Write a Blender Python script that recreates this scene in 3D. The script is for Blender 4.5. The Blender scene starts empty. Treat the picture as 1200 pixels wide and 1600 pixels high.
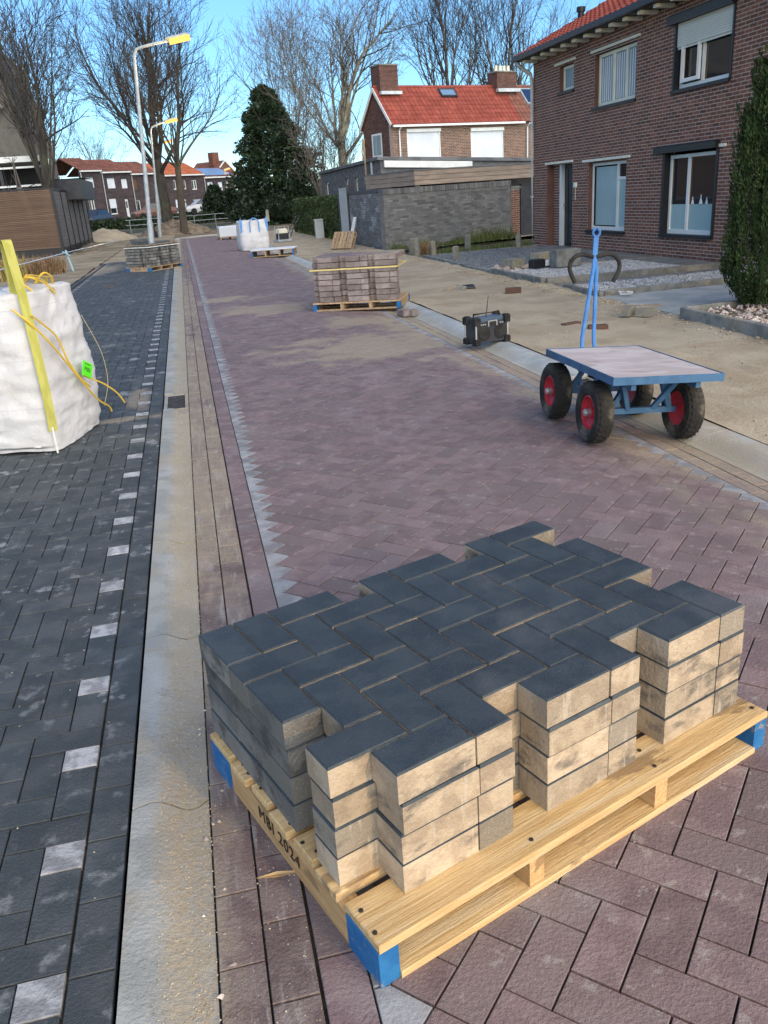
import bpy, math, random
import numpy as np
from mathutils import Vector, Matrix, noise
R = math.radians
scene = bpy.context.scene
COL = scene.collection

# ---------------------------------------------------------------- camera, sky, sun, exposure
CAM_H, YAW, PITCH, ROLL, FPX = 1.5656, 0.204, 0.3683, -0.0731, 1286.3
cam = bpy.data.cameras.new("camera")
camo = bpy.data.objects.new("camera", cam)
COL.objects.link(camo)
cam.sensor_fit = 'VERTICAL'; cam.sensor_height = 36.0; cam.sensor_width = 27.0
cam.lens = 36.0 * FPX / 1600.0
cam.clip_start = 0.05; cam.clip_end = 3000
cp, sp, cy, sy = math.cos(PITCH), math.sin(PITCH), math.cos(YAW), math.sin(YAW)
fw = Vector((sy * cp, cy * cp, -sp)); rt = Vector((cy, -sy, 0)); upv = rt.cross(fw)
cr, sr = math.cos(ROLL), math.sin(ROLL)
r2 = rt * cr + upv * sr; u2 = -rt * sr + upv * cr
mw = Matrix((r2, u2, -fw)).transposed().to_4x4()
mw.translation = Vector((0, 0, CAM_H))
camo.matrix_world = mw
scene.camera = camo

SUN_EL, SUN_AZ = 21.0, 160.0          # low glow behind the photographer's right shoulder; azimuth from +Y clockwise
world = bpy.data.worlds.new("World"); scene.world = world
world.use_nodes = True
wn = world.node_tree
bg = wn.nodes["Background"]
sky = wn.nodes.new("ShaderNodeTexSky"); sky.sky_type = 'NISHITA'; sky.sun_disc = False
sky.sun_elevation = R(SUN_EL); sky.sun_rotation = R(SUN_AZ)
sky.air_density = 1.0; sky.dust_density = 0.0; sky.ozone_density = 8.0
wn.links.new(sky.outputs[0], bg.inputs[0]); bg.inputs[1].default_value = 0.054
sun = bpy.data.lights.new("sun", 'SUN'); suno = bpy.data.objects.new("sun", sun); COL.objects.link(suno)
sun.energy = 1.38; sun.angle = R(110); sun.color = (1.0, 0.90, 0.79)
sd = Vector((math.sin(R(SUN_AZ)) * math.cos(R(SUN_EL)), math.cos(R(SUN_AZ)) * math.cos(R(SUN_EL)), math.sin(R(SUN_EL))))
suno.rotation_euler = sd.to_track_quat('Z', 'Y').to_euler()
scene.view_settings.view_transform = 'Standard'; scene.view_settings.look = 'None'
scene.view_settings.gamma = 1.0; scene.view_settings.use_curve_mapping = False
scene.view_settings.use_white_balance = True; scene.view_settings.white_balance_temperature = 7100; scene.view_settings.white_balance_tint = 5
scene.cycles.use_denoising = True; scene.cycles.denoising_prefilter = 'NONE'; scene.cycles.denoising_input_passes = 'RGB_ALBEDO_NORMAL'
scene.cycles.sample_clamp_indirect = .6; scene.cycles.sample_clamp_direct = 4.0
scene.view_settings.exposure = 2.12

# ---------------------------------------------------------------- helpers: materials
class G:
    """small node helper"""
    def __init__(s, nt): s.nt = nt
    def n(s, t, **k):
        nd = s.nt.nodes.new(t)
        for a, b in k.items(): setattr(nd, a, b)
        return nd
    def set(s, sock, v):
        if isinstance(v, bpy.types.NodeSocket): s.nt.links.new(v, sock)
        else: sock.default_value = v
    def math(s, op, a, b=0.0, clamp=False):
        nd = s.n('ShaderNodeMath', operation=op); nd.use_clamp = clamp
        s.set(nd.inputs[0], a); s.set(nd.inputs[1], b); return nd.outputs[0]
    def vmath(s, op, a, b):
        nd = s.n('ShaderNodeVectorMath', operation=op); s.set(nd.inputs[0], a); s.set(nd.inputs[1], b)
        return nd.outputs['Value'] if op in ('LENGTH', 'DISTANCE', 'DOT_PRODUCT') else nd.outputs[0]
    def noise(s, vec, scale, detail=4, rough=.55):
        nd = s.n('ShaderNodeTexNoise'); s.set(nd.inputs['Vector'], vec); nd.inputs['Scale'].default_value = scale
        nd.inputs['Detail'].default_value = detail; nd.inputs['Roughness'].default_value = rough
        return s.math('ADD', s.math('MULTIPLY', s.math('SUBTRACT', nd.outputs['Fac'], .5), 1.7), .5)
    def ramp(s, f, lo, hi):
        nd = s.n('ShaderNodeMapRange'); s.set(nd.inputs[0], f); nd.inputs[1].default_value = lo; nd.inputs[2].default_value = hi
        nd.interpolation_type = 'SMOOTHSTEP'; return nd.outputs[0]
    def mix(s, f, a, b):
        nd = s.n('ShaderNodeMix', data_type='RGBA'); s.set(nd.inputs['Factor'], f)
        s.set(nd.inputs[6], c4(a)); s.set(nd.inputs[7], c4(b)); return nd.outputs[2]
    def mul(s, c, f):
        nd = s.n('ShaderNodeVectorMath', operation='SCALE'); s.set(nd.inputs[0], c); s.set(nd.inputs['Scale'], f); return nd.outputs[0]
    def blob(s, pos, c, rad, amp=.5, scale=2.2):
        """1 inside an uneven patch lying at c with radii rad, 0 outside"""
        d = s.vmath('SUBTRACT', pos, (c[0], c[1], 0)); d = s.vmath('MULTIPLY', d, (1 / rad[0], 1 / rad[1], 0))
        l = s.vmath('LENGTH', d, (0, 0, 0)); nz = s.noise(pos, scale, 6, .65)
        v = s.math('ADD', l, s.math('MULTIPLY', s.math('SUBTRACT', nz, .5), amp * 4))
        return s.ramp(v, 1.15, .45)

def c4(c):
    if isinstance(c, bpy.types.NodeSocket): return c
    return (c[0], c[1], c[2], 1.0)

def mk(name, c1, c2=None, scale=6, lohi=(.35, .65), stretch=None, coords='pos', rnd=.0, c3=None, rough=.85, bump=0., bscale=60,
       bdetail=5, spec=.3, metal=0., layers=(), speck=0., emit=None, hue=None):
    m = bpy.data.materials.new(name); m.use_nodes = True
    nt = m.node_tree; g = G(nt); b = nt.nodes['Principled BSDF']
    if coords == 'pos': pos = g.n('ShaderNodeNewGeometry').outputs['Position']
    else: pos = g.n('ShaderNodeTexCoord').outputs['Object']
    vec = g.vmath('MULTIPLY', pos, stretch) if stretch else pos
    col = c4(c1)
    r = None
    if rnd or c3 is not None:
        r = g.n('ShaderNodeAttribute', attribute_name='rnd').outputs['Fac']
    if c2 is not None:
        col = g.mix(g.ramp(g.noise(vec, scale), *lohi), c1, c2)
    if c3 is not None:
        col = g.mix(g.ramp(r, .35, .95), col, c3)
    if rnd:
        if not isinstance(col, bpy.types.NodeSocket):
            nd = g.n('ShaderNodeRGB'); nd.outputs[0].default_value = col; col = nd.outputs[0]
        rr = g.math('FRACT', g.math('MULTIPLY', r, 7.31))
        col = g.mul(col, g.math('ADD', g.math('MULTIPLY', rr, rnd), 1 - rnd / 2))
    if speck:
        f = g.ramp(g.noise(pos, 260, 2, .5), .62, .75)
        col = g.mix(g.math('MULTIPLY', f, speck), col, (.62, .58, .5))
    for color, fn in layers:
        col = g.mix(fn(g, pos), col, color)
    g.set(b.inputs['Base Color'], col)
    b.inputs['Roughness'].default_value = rough; b.inputs['Metallic'].default_value = metal
    b.inputs['Specular IOR Level'].default_value = spec
    if bump:
        bn = g.n('ShaderNodeBump'); bn.inputs['Strength'].default_value = min(1, bump); bn.inputs['Distance'].default_value = .02
        g.set(bn.inputs['Height'], g.noise(vec, bscale, bdetail, .65)); nt.links.new(bn.outputs[0], b.inputs['Normal'])
    if emit:
        b.inputs['Emission Color'].default_value = c4(emit[0]); b.inputs['Emission Strength'].default_value = emit[1]
    return m

# ---------------------------------------------------------------- helpers: meshes
def convex_inset(p, d):
    p = np.asarray(p, float); n = len(p); out = []
    for i in range(n):
        a, b, c = p[i - 1], p[i], p[(i + 1) % n]
        e1 = (b - a) / np.linalg.norm(b - a); e2 = (c - b) / np.linalg.norm(c - b)
        n1 = np.array([-e1[1], e1[0]]); n2 = np.array([-e2[1], e2[0]])
        k = n1 + n2; k = k / max(1e-6, k @ k) * 2
        out.append(b + k * d)
    return np.array(out)

class MB:
    def __init__(s): s.v = []; s.f = []; s.m = []; s.r = []; s.nv = 0
    def add(s, v, faces, mat=0, rnd=0.):
        v = np.asarray(v, float).reshape(-1, 3)
        nf = len(faces)
        if isinstance(faces, np.ndarray):
            s.f.append((faces + s.nv, None))
        else:
            s.f.append((None, [tuple(i + s.nv for i in f) for f in faces]))
        s.m.append(np.full(nf, mat, np.int32) if np.isscalar(mat) else np.asarray(mat, np.int32))
        s.r.append(np.full(nf, rnd, np.float32) if np.isscalar(rnd) else np.asarray(rnd, np.float32))
        s.v.append(v); s.nv += len(v)
    def box(s, a, b, mat=0, rnd=0., xf=None):
        x0, y0, z0 = a; x1, y1, z1 = b
        v = np.array([[x0, y0, z0], [x1, y0, z0], [x1, y1, z0], [x0, y1, z0], [x0, y0, z1], [x1, y0, z1], [x1, y1, z1], [x0, y1, z1]], float)
        if xf is not None: v = xf(v)
        s.add(v, [(0, 3, 2, 1), (4, 5, 6, 7), (0, 1, 5, 4), (1, 2, 6, 5), (2, 3, 7, 6), (3, 0, 4, 7)], mat, rnd)
    def bbox(s, a, b, ch=.004, mat=0, rnd=0., xf=None, topmat=None):
        """box with bevelled top edges and a bottom"""
        s.prism([(a[0], a[1]), (b[0], a[1]), (b[0], b[1]), (a[0], b[1])], a[2], b[2], ch, mat, rnd, xf, topmat, True)
    def prism(s, poly, z0, z1, ch=.0, mat=0, rnd=0., xf=None, topmat=None, bottom=False, rim=None):
        n = len(poly); p = np.asarray(poly, float)
        t = mat if topmat is None else topmat
        fs = []; ms = []
        if ch > 0:
            q = convex_inset(p, ch)
            zz = z1 - (ch if rim is None else rim)
            v = np.concatenate([np.c_[p, np.full(n, z0)], np.c_[p, np.full(n, zz)], np.c_[q, np.full(n, z1)]])
            for i in range(n):
                j = (i + 1) % n
                fs.append((i, j, n + j, n + i)); ms.append(mat); fs.append((n + i, n + j, 2 * n + j, 2 * n + i)); ms.append(t)
            fs.append(tuple(range(2 * n, 3 * n))); ms.append(t)
        else:
            v = np.concatenate([np.c_[p, np.full(n, z0)], np.c_[p, np.full(n, z1)]])
            for i in range(n):
                j = (i + 1) % n; fs.append((i, j, n + j, n + i)); ms.append(mat)
            fs.append(tuple(range(n, 2 * n))); ms.append(t)
        if bottom: fs.append(tuple(range(n - 1, -1, -1))); ms.append(mat)
        if xf is not None: v = xf(v)
        s.add(v, fs, ms, rnd)
    def tube(s, pts, rad, sides=6, mat=0, rnd=0., cap=True):
        pts = np.asarray(pts, float); n = len(pts)
        rad = np.full(n, rad, float) if np.isscalar(rad) else np.asarray(rad, float)
        d = np.gradient(pts, axis=0); d /= np.maximum(1e-9, np.linalg.norm(d, axis=1))[:, None]
        ref = np.array([0, 0, 1.]) if abs(d[0, 2]) < .9 else np.array([1., 0, 0])
        a = np.cross(d, ref); a /= np.maximum(1e-9, np.linalg.norm(a, axis=1))[:, None]
        b = np.cross(d, a)
        th = np.arange(sides) * 2 * math.pi / sides
        v = pts[:, None] + rad[:, None, None] * (np.cos(th)[None, :, None] * a[:, None] + np.sin(th)[None, :, None] * b[:, None])
        i = np.arange(n - 1)[:, None] * sides; k = np.arange(sides)[None]; k2 = (k + 1) % sides
        f = np.stack([i + k, i + sides + k, i + sides + k2, i + k2], -1).reshape(-1, 4)
        s.add(v.reshape(-1, 3), f, mat, rnd)
        if cap and sides > 3:
            s.add(v[0], [tuple(range(sides))], mat, rnd); s.add(v[-1], [tuple(range(sides - 1, -1, -1))], mat, rnd)
    def lathe(s, prof, axis='z', sides=16, mat=0, rnd=0., xf=None):
        """prof: (radius, height) pairs"""
        n = len(prof); th = np.arange(sides) * 2 * math.pi / sides
        r = np.array([p[0] for p in prof]); h = np.array([p[1] for p in prof])
        x = r[:, None] * np.cos(th); y = r[:, None] * np.sin(th); z = np.repeat(h[:, None], sides, 1)
        v = np.stack([x, y, z], -1).reshape(-1, 3)
        if axis == 'x': v = v[:, [2, 0, 1]]
        elif axis == 'y': v = v[:, [1, 2, 0]]
        if xf is not None: v = xf(v)
        i = np.arange(n - 1)[:, None] * sides; k = np.arange(sides)[None]; k2 = (k + 1) % sides
        f = np.stack([i + k, i + k2, i + sides + k2, i + sides + k], -1).reshape(-1, 4)
        s.add(v, f, mat, rnd)
    def mesh(s, name, mats, smooth=False):
        me = bpy.data.meshes.new(name)
        if not isinstance(mats, (list, tuple)): mats = [mats]
        for m in mats: me.materials.append(m)
        if s.nv == 0: return me
        V = np.concatenate(s.v).astype(np.float32)
        loops = []; tot = []
        for arr, lst in s.f:
            if arr is not None:
                loops.append(arr.reshape(-1).astype(np.int32)); tot.append(np.full(len(arr), arr.shape[1], np.int32))
            else:
                loops.append(np.array([i for f in lst for i in f], np.int32)); tot.append(np.array([len(f) for f in lst], np.int32))
        L = np.concatenate(loops); T = np.concatenate(tot)
        me.vertices.add(len(V)); me.vertices.foreach_set('co', V.ravel())
        me.loops.add(len(L)); me.loops.foreach_set('vertex_index', L)
        me.polygons.add(len(T)); st = np.concatenate([[0], np.cumsum(T)[:-1]]).astype(np.int32)
        me.polygons.foreach_set('loop_start', st); me.polygons.foreach_set('loop_total', T)
        me.polygons.foreach_set('material_index', np.concatenate(s.m))
        at = me.attributes.new('rnd', 'FLOAT', 'FACE'); at.data.foreach_set('value', np.concatenate(s.r))
        me.polygons.foreach_set('use_smooth', np.full(len(T), bool(smooth)))
        me.update(calc_edges=True); me.validate()
        return me
    def build(s, name, mats, parent=None, kind=None, smooth=False, loc=(0, 0, 0), rot=(0, 0, 0)):
        return obj(name, s.mesh(name, mats, smooth), parent, kind, loc, rot)

def obj(name, me, parent=None, kind=None, loc=(0, 0, 0), rot=(0, 0, 0)):
    o = bpy.data.objects.new(name, me); COL.objects.link(o)
    o.location = loc; o.rotation_euler = rot
    if parent is not None: o.parent = parent
    if kind: o['kind'] = kind
    return o
def thing(name, label, cat, loc=(0, 0, 0), rz=0., group=None, rot=None):
    o = bpy.data.objects.new(name, None); COL.objects.link(o); o.empty_display_size = .2
    o.location = loc; o.rotation_euler = rot if rot else (0, 0, rz)
    return tag(o, label, cat, group)
def tag(o, label, cat, group=None):
    o['label'] = label; o['category'] = cat
    if group: o['group'] = group
    return o
def one(mb, name, mats, label, cat, group=None, loc=(0, 0, 0), rot=(0, 0, 0), smooth=False):
    return tag(mb.build(name, mats, None, None, smooth, loc, rot), label, cat, group)
def rotz(a, o=(0, 0, 0)):
    c, s_ = math.cos(a), math.sin(a)
    def f(v):
        w = np.array(v, float); x = w[:, 0].copy(); w[:, 0] = c * x - s_ * w[:, 1] + o[0]; w[:, 1] = s_ * x + c * w[:, 1] + o[1]; w[:, 2] += o[2]; return w
    return f
def local(P, ex, ey, ez=(0, 0, 1)):
    M = np.array([ex, ey, ez], float); P = np.array(P, float)
    return lambda v: P + np.asarray(v, float) @ M
RNG = np.random.default_rng(7)
random.seed(5)
def in_view(x, y, z=0., pad=60):
    d = Vector((x, y, z - CAM_H)); k = d.dot(fw)
    if k < .15: return False
    px = 600 + FPX * d.dot(r2) / k; py = 800 - FPX * d.dot(u2) / k
    return -pad < px < 1200 + pad and -pad < py < 1600 + pad
def ss(a, b, x):
    t = min(1, max(0, (x - a) / (b - a))); return t * t * (3 - 2 * t)
def zr(x):                       # the carriageway falls a little towards its right-hand gutter
    return -.055 * np.clip((np.asarray(x, float) - 1.95) / .98, 0, 1)

# ---------------------------------------------------------------- materials
SAND = (.37, .315, .23)
def nz(scale, lo, hi, d=5, f=1.):
    def fn(g, p): return g.math('MULTIPLY', g.ramp(g.noise(p, scale, d, .62), lo, hi), f)
    return fn
def nzs(st, scale, lo, hi, f=1.):
    def fn(g, p): return g.math('MULTIPLY', g.ramp(g.noise(g.vmath('MULTIPLY', p, st), scale, 5, .62), lo, hi), f)
    return fn
def patches(lst, f=.85, amp=.5, scale=2.2):
    def fn(g, p):
        o = None
        for c, r in lst:
            b = g.blob(p, c, r, amp, scale); o = b if o is None else g.math('MAXIMUM', o, b)
        grain = g.ramp(g.noise(p, 55, 4, .7), .3, .6)
        return g.math('MULTIPLY', g.math('MULTIPLY', o, f), g.math('ADD', g.math('MULTIPLY', grain, .5), .5))
    return fn
def gutter_sand(x0, x1, f):
    def fn(g, p):
        x = g.n('ShaderNodeSeparateXYZ'); g.set(x.inputs[0], p)
        nzv = g.noise(g.vmath('MULTIPLY', p, (1, .35, 1)), 3.5, 6, .65)
        a = g.math('ADD', x.outputs[0], g.math('MULTIPLY', g.math('SUBTRACT', nzv, .5), .9 * abs(x1 - x0) * 2))
        return g.math('MULTIPLY', g.math('MULTIPLY', g.ramp(a, x0, x1), f), g.math('ADD', g.math('MULTIPLY', g.ramp(g.noise(p, 45, 4, .7), .3, .62), .5), .5))
    return fn
M_paver = mk('red_paver', (.172, .124, .132), (.215, .160, .166), 9, rnd=.30, c3=(.185, .145, .148), rough=.72, bump=.4, bscale=90, speck=.07, spec=.35,
             layers=[((.30, .29, .30), nz(2.3, .55, .85, 6, .38)), ((.40, .385, .36), nz(17, .66, .76, 4, .35)),
                     (SAND, patches([((1.9, 9.0), (1.25, 1.0)), ((1.1, 13.3), (.9, .8)), ((.5, 15.3), (.7, .5)), ((2.9, 9.9), (.6, 1.6)), ((2.2, 11.0), (.7, .6))], .8)),
                     (SAND, gutter_sand(2.25, 2.95, .8))])
M_row = mk('gutter_paver', (.145, .105, .108), (.195, .155, .15), 10, rnd=.3, rough=.75, bump=.4, bscale=90, speck=.12,
           layers=[((.30, .27, .23), nzs((1, .22, 1), 7, .50, .70, .5)), ((.36, .35, .35), nzs((1, .12, 1), 26, .56, .74, .6)),
                   (SAND, gutter_sand(-.06, -.22, .45)), (SAND, patches([((-.05, 5.0), (.2, 2.2)), ((.0, 9), (.3, 3)), ((0, 16), (.3, 5))], .6))])
M_hat = mk('pale_edge_paver', (.29, .305, .33), (.21, .215, .232), 9, rnd=.35, rough=.8, bump=.3, bscale=90, speck=.2)
M_dark = mk('charcoal_paver', (.048, .060, .068), (.07, .082, .090), 7, rnd=.34, rough=.68, bump=.4, bscale=90, speck=.05, spec=.35,
            layers=[((.27, .29, .31), nz(10, .60, .80, 7, .5)), ((.42, .45, .48), nz(3.1, .70, .78, 8, .55)), ((.2, .19, .17), nz(1.1, .55, .8, 5, .25)),
                    (SAND, patches([((-1.0, 6.85), (.8, .10)), ((-2.6, 27), (.8, 2.5)), ((-.6, 7.6), (.12, .5))], .7, .35))])
M_white = mk('white_marker_paver', (.44, .46, .49), (.26, .27, .29), 16, rnd=.3, rough=.8, bump=.4, bscale=80)
M_joint = mk('joint_bed', (.035, .032, .03), (.06, .055, .045), 20, rough=1., bump=.4)
M_conc = mk('kerb_concrete', (.27, .29, .285), (.34, .36, .355), 5, rnd=.1, rough=.85, bump=.35, bscale=70, speck=.2,
            layers=[((.44, .45, .46), nz(2.6, .56, .75, 6, .5)), (SAND, gutter_sand(-.31, -.245, .85)), (SAND, nz(1.7, .52, .66, 6, .4)), ((.17, .165, .15), nzs((1, .4, 1), 2.4, .62, .8, .35))])
M_conc2 = mk('pale_concrete', (.33, .37, .375), (.42, .45, .45), 3, rnd=.1, rough=.8, bump=.3, bscale=60,
             layers=[(SAND, gutter_sand(3.09, 2.99, .55)), (SAND, patches([((3.05, 4.4), (.3, 1.4))], .8)), ((.5, .53, .54), nz(2.1, .6, .8, 6, .4))])
M_edge_ = 0
M_edge = mk('weathered_edging', (.17, .175, .165), (.25, .25, .235), 6, rnd=.2, rough=.9, bump=.5, bscale=40, layers=[((.10, .11, .09), nz(4, .58, .72, 6, .5)), (SAND, nz(2.2, .6, .75, 6, .4))])
M_sand = mk('sand', (.37, .315, .235), (.43, .375, .285), 1.3, rough=1., bump=.55, bscale=35, bdetail=8, spec=.1,
            layers=[((.30, .24, .16), nz(.8, .58, .75, 7, .6)), ((.52, .46, .35), nzs((1, .25, 1), 2.2, .62, .8, .4)), ((.17, .14, .10), nz(24, .66, .8, 4, .4))])
M_soil = mk('soil', (.16, .13, .095), (.24, .20, .15), 3, rough=1., bump=.9, bscale=12, bdetail=8, spec=.1, layers=[((.10, .08, .06), nz(7, .55, .75, 6, .7))])
M_asph = mk('asphalt', (.13, .13, .135), (.17, .17, .17), 2, rough=.9, bump=.2)
M_grassg = mk('ground_green', (.075, .085, .045), (.12, .115, .07), 1.2, rough=1., bump=.6, bscale=14)
M_side = mk('paver_body', (.48, .39, .285), (.36, .285, .205), 13, rnd=.42, c3=(.235, .205, .165), rough=.9, bump=.4, bscale=95, bdetail=4, speck=.2, coords='pos',
            layers=[((.085, .082, .08), nzs((1, 1, 2.2), 5.5, .56, .80, .75)), ((.50, .46, .39), nzs((9, 9, 1.2), 5, .66, .80, .45))])
M_top = mk('charcoal_face', (.028, .041, .054), (.040, .055, .068), 9, rnd=.22, rough=.62, bump=.3, bscale=160, speck=.05, spec=.4, layers=[((.12, .13, .14), nz(1.9, .6, .8, 6, .35))])
M_side3 = mk('dark_paver_body', (.105, .105, .102), (.17, .165, .155), 6, rnd=.5, c3=(.20, .19, .17), rough=.85, bump=.4, bscale=95, speck=.15, layers=[((.045, .046, .05), nzs((1, 1, 1.8), 5, .5, .68, .7)), ((.42, .40, .36), nzs((14, 14, .8), 4, .74, .84, .6))])  # darker body colour for the pavers at the left end of a stack
M_side2 = mk('grey_paver_body', (.17, .165, .155), (.24, .23, .21), 9, rnd=.5, rough=.9, bump=.5, bscale=50, layers=[((.06, .06, .06), nz(5, .5, .65, 5, .6))])
M_pside = mk('red_paver_body', (.24, .195, .185), (.30, .255, .24), 9, rnd=.45, rough=.9, bump=.5, bscale=50, layers=[((.15, .10, .10), nz(5, .58, .7, 5, .5))])
M_wood = mk('pine', (.62, .45, .235), (.53, .355, .165), 5, stretch=(.9, 14, 14), coords='obj', rnd=.2, rough=.75, bump=.3, bscale=12,
            layers=[((.22, .14, .075), nzs((1.2, 3.2, 3.2), 2.2, .70, .77, .75)), ((.55, .47, .33), nzs((.5, 9, 9), 3, .55, .75, .5))])
M_woody = mk('pine_crosswise', (.58, .38, .19), (.50, .30, .135), 5, stretch=(14, .9, 14), coords='obj', rnd=.2, rough=.75, bump=.3, bscale=12,
             layers=[((.24, .15, .08), nzs((3.2, 1.2, 3.2), 2.2, .70, .77, .75))])
M_oldwood = mk('weathered_wood', (.33, .22, .13), (.45, .33, .21), 4, coords='obj', stretch=(8, 8, 1.5), rnd=.25, rough=.85, bump=.3, bscale=10)
M_blue = mk('blue_block_paint', (.012, .115, .31), (.02, .15, .36), 9, rough=.75, bump=.2, layers=[((.30, .24, .15), nz(16, .64, .74, 4, .6))])
M_ink = mk('ink', (.03, .022, .018), rough=.8)
M_nail = mk('nail', (.05, .045, .04), rough=.6, metal=.4)
def brickmat(name, a, b, c, r=.35): return mk(name, a, b, 3, rnd=r, c3=c, rough=.9, bump=.5, bscale=45)
M_brick = brickmat('house_brick', (.205, .082, .054), (.245, .102, .068), (.145, .066, .05))
M_mortar = mk('mortar', (.46, .40, .35), (.39, .335, .29), 4, rough=1., bump=.3)
M_brick5 = brickmat('brown_brick', (.14, .074, .06), (.17, .09, .072), (.10, .06, .052))
M_brick2 = brickmat('orange_brown_brick', (.185, .095, .06), (.22, .115, .07), (.12, .07, .055))
M_brick3 = brickmat('grey_brick', (.165, .165, .17), (.205, .205, .205), (.12, .12, .125))
M_brick3.node_tree  # plain grey wall bricks
M_gmortar = mk('grey_mortar', (.135, .135, .135), (.165, .165, .165), 4, rough=1.)
M_brick4 = brickmat('dark_row_brick', (.075, .055, .058), (.095, .068, .07), (.06, .05, .055))
M_tile = mk('red_roof_tile', (.27, .060, .042), (.33, .08, .054), 2, rnd=.25, rough=.7, bump=.2)
M_tilebr = mk('brown_roof_tile', (.21, .085, .06), (.26, .11, .078), 2, rnd=.3, rough=.8)
M_tileor = mk('orange_roof_tile', (.48, .14, .06), (.55, .17, .08), 2, rnd=.2, rough=.75)
M_tilegr = mk('grey_roof_tile', (.16, .14, .12), (.21, .185, .16), 2, rnd=.3, rough=.85)
M_wpaint = mk('white_paint', (.72, .73, .70), (.78, .79, .77), 3, rough=.45, spec=.4)
M_cream = mk('cream_paint', (.70, .68, .55), (.76, .74, .63), 4, rough=.6)
M_black = mk('black_paint', (.012, .012, .015), rough=.45, spec=.4)
M_anth = mk('anthracite', (.022, .024, .03), (.034, .035, .042), 5, rough=.5, spec=.4)
M_glass = mk('window_glass', (.018, .022, .026), rough=.04, spec=.8)
M_frost = mk('frosted_pane', (.30, .44, .46), (.34, .48, .50), 1.5, rough=.35, spec=.5)
M_curt = mk('curtain', (.20, .27, .30), (.32, .40, .42), 3, stretch=(1, 6, .3), rough=.6)
M_shut = mk('white_shutter', (.68, .72, .76), (.74, .78, .82), 2, rough=.6)
M_slat = mk('ivory_slat', (.66, .67, .60), rough=.6, rnd=.06)
M_zinc = mk('zinc', (.42, .45, .47), (.52, .55, .57), 5, rough=.45, metal=.3)
M_galv = mk('galvanised', (.34, .38, .40), (.42, .46, .48), 6, rough=.5, metal=.25)
M_tyre = mk('tyre', (.022, .021, .020), (.05, .046, .04), 6, rough=.9, bump=.4, bscale=40, layers=[((.20, .17, .13), nz(5, .55, .75, 5, .5))], coords='obj')
M_rim = mk('red_rim', (.42, .018, .03), (.50, .03, .045), 8, rough=.5, coords='obj')
M_cblue = mk('blue_frame_paint', (.035, .105, .205), (.05, .13, .25), 8, rough=.5, coords='obj', layers=[((.14, .10, .08), nz(14, .66, .74, 5, .7))])
M_cblue2 = mk('bright_blue_paint', (.035, .15, .40), (.05, .19, .46), 8, rough=.42, coords='obj')
M_board = mk('board_top', (.42, .37, .37), (.50, .46, .47), 3, coords='obj', stretch=(1, 3, 1), rough=.8, bump=.2, layers=[((.30, .24, .23), nzs((1, 2.5, 1), 3, .60, .72, .6))])
M_rubber = mk('rubber', (.014, .014, .015), (.028, .027, .026), 9, rough=.85)
M_steel = mk('steel', (.55, .55, .54), rough=.35, metal=.8)
M_bag = mk('woven_bag', (.56, .56, .57), (.64, .64, .65), 3, rough=.7, bump=.25, bscale=14, coords='obj', spec=.3, layers=[((.46, .41, .34), nzs((1, 1, .8), 2.4, .62, .85, .3)), ((.42, .42, .43), lambda g, p: g.math('MULTIPLY', g.ramp(g.math('ABSOLUTE', g.math('SINE', g.math('MULTIPLY', g.vmath('DOT_PRODUCT', p, (0, 0, 1)), 9.4))), .03, .0), .6))])
M_strap = mk('yellow_strap', (.37, .36, .085), (.44, .43, .12), 30, stretch=(1, 1, .2), rough=.8, coords='obj')
M_cord = mk('yellow_cord', (.68, .46, .06), rough=.6)
M_green = mk('green_tag', (.10, .72, .03), rough=.5)
M_film = mk('plastic_film', (.55, .58, .62), rough=.15, spec=.6)
M_strapw = mk('white_band', (.68, .55, .22), rough=.5)
M_bark = mk('dark_bark', (.082, .070, .055), (.055, .047, .04), 3, stretch=(1, 1, .3), rough=.95, bump=.5, bscale=8, layers=[((.10, .11, .06), nz(1.1, .5, .7, 5, .6))])
M_twig = mk('twig_bark', (.062, .054, .050), (.048, .043, .04), 2, rough=.95)
M_bark2 = mk('pale_bark', (.30, .27, .20), (.19, .165, .12), 2.2, rough=.9, bump=.3, bscale=6, layers=[((.40, .38, .31), nz(1.6, .55, .7, 5, .6))])
M_twig2 = mk('pale_twig', (.15, .13, .105), (.11, .095, .08), 1, rough=.95)
M_bark3 = mk('grey_bark', (.15, .13, .115), (.10, .088, .078), 2, rough=.95)
M_leaf = mk('cypress_leaf', (.014, .036, .011), (.025, .054, .016), 5, rnd=.8, c3=(.04, .066, .021), rough=.75, spec=.25)
M_ivy = mk('ivy_leaf', (.016, .036, .018), (.028, .055, .026), .8, rnd=.8, c3=(.035, .058, .026), rough=.5, spec=.4)
M_hedge = mk('hedge_leaf', (.030, .060, .024), (.045, .075, .030), 1.5, rnd=.7, c3=(.055, .08, .03), rough=.6)
M_dry = mk('dry_stems', (.24, .15, .085), (.32, .21, .12), 8, rnd=.5, rough=.95)
M_grass = mk('grass_blade', (.085, .12, .035), (.13, .15, .05), 3, rnd=.5, rough=.8)
M_gravel = mk('grey_gravel', (.30, .32, .34), (.38, .40, .42), 9, rnd=.6, rough=.85)
M_gravel2 = mk('dark_gravel', (.115, .135, .155), (.16, .18, .20), 9, rnd=.6, rough=.85)
M_pebble = mk('pink_pebble', (.42, .36, .33), (.55, .50, .47), 9, rnd=.7, c3=(.30, .23, .20), rough=.7)
M_grit = mk('grit', (.34, .29, .21), (.44, .39, .30), 30, rnd=.7, rough=.9)
M_post = mk('concrete_post', (.20, .195, .17), (.26, .25, .215), 9, rough=.95, bump=.5, bscale=40, layers=[((.12, .13, .08), nz(9, .55, .7, 5, .5))])
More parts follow.
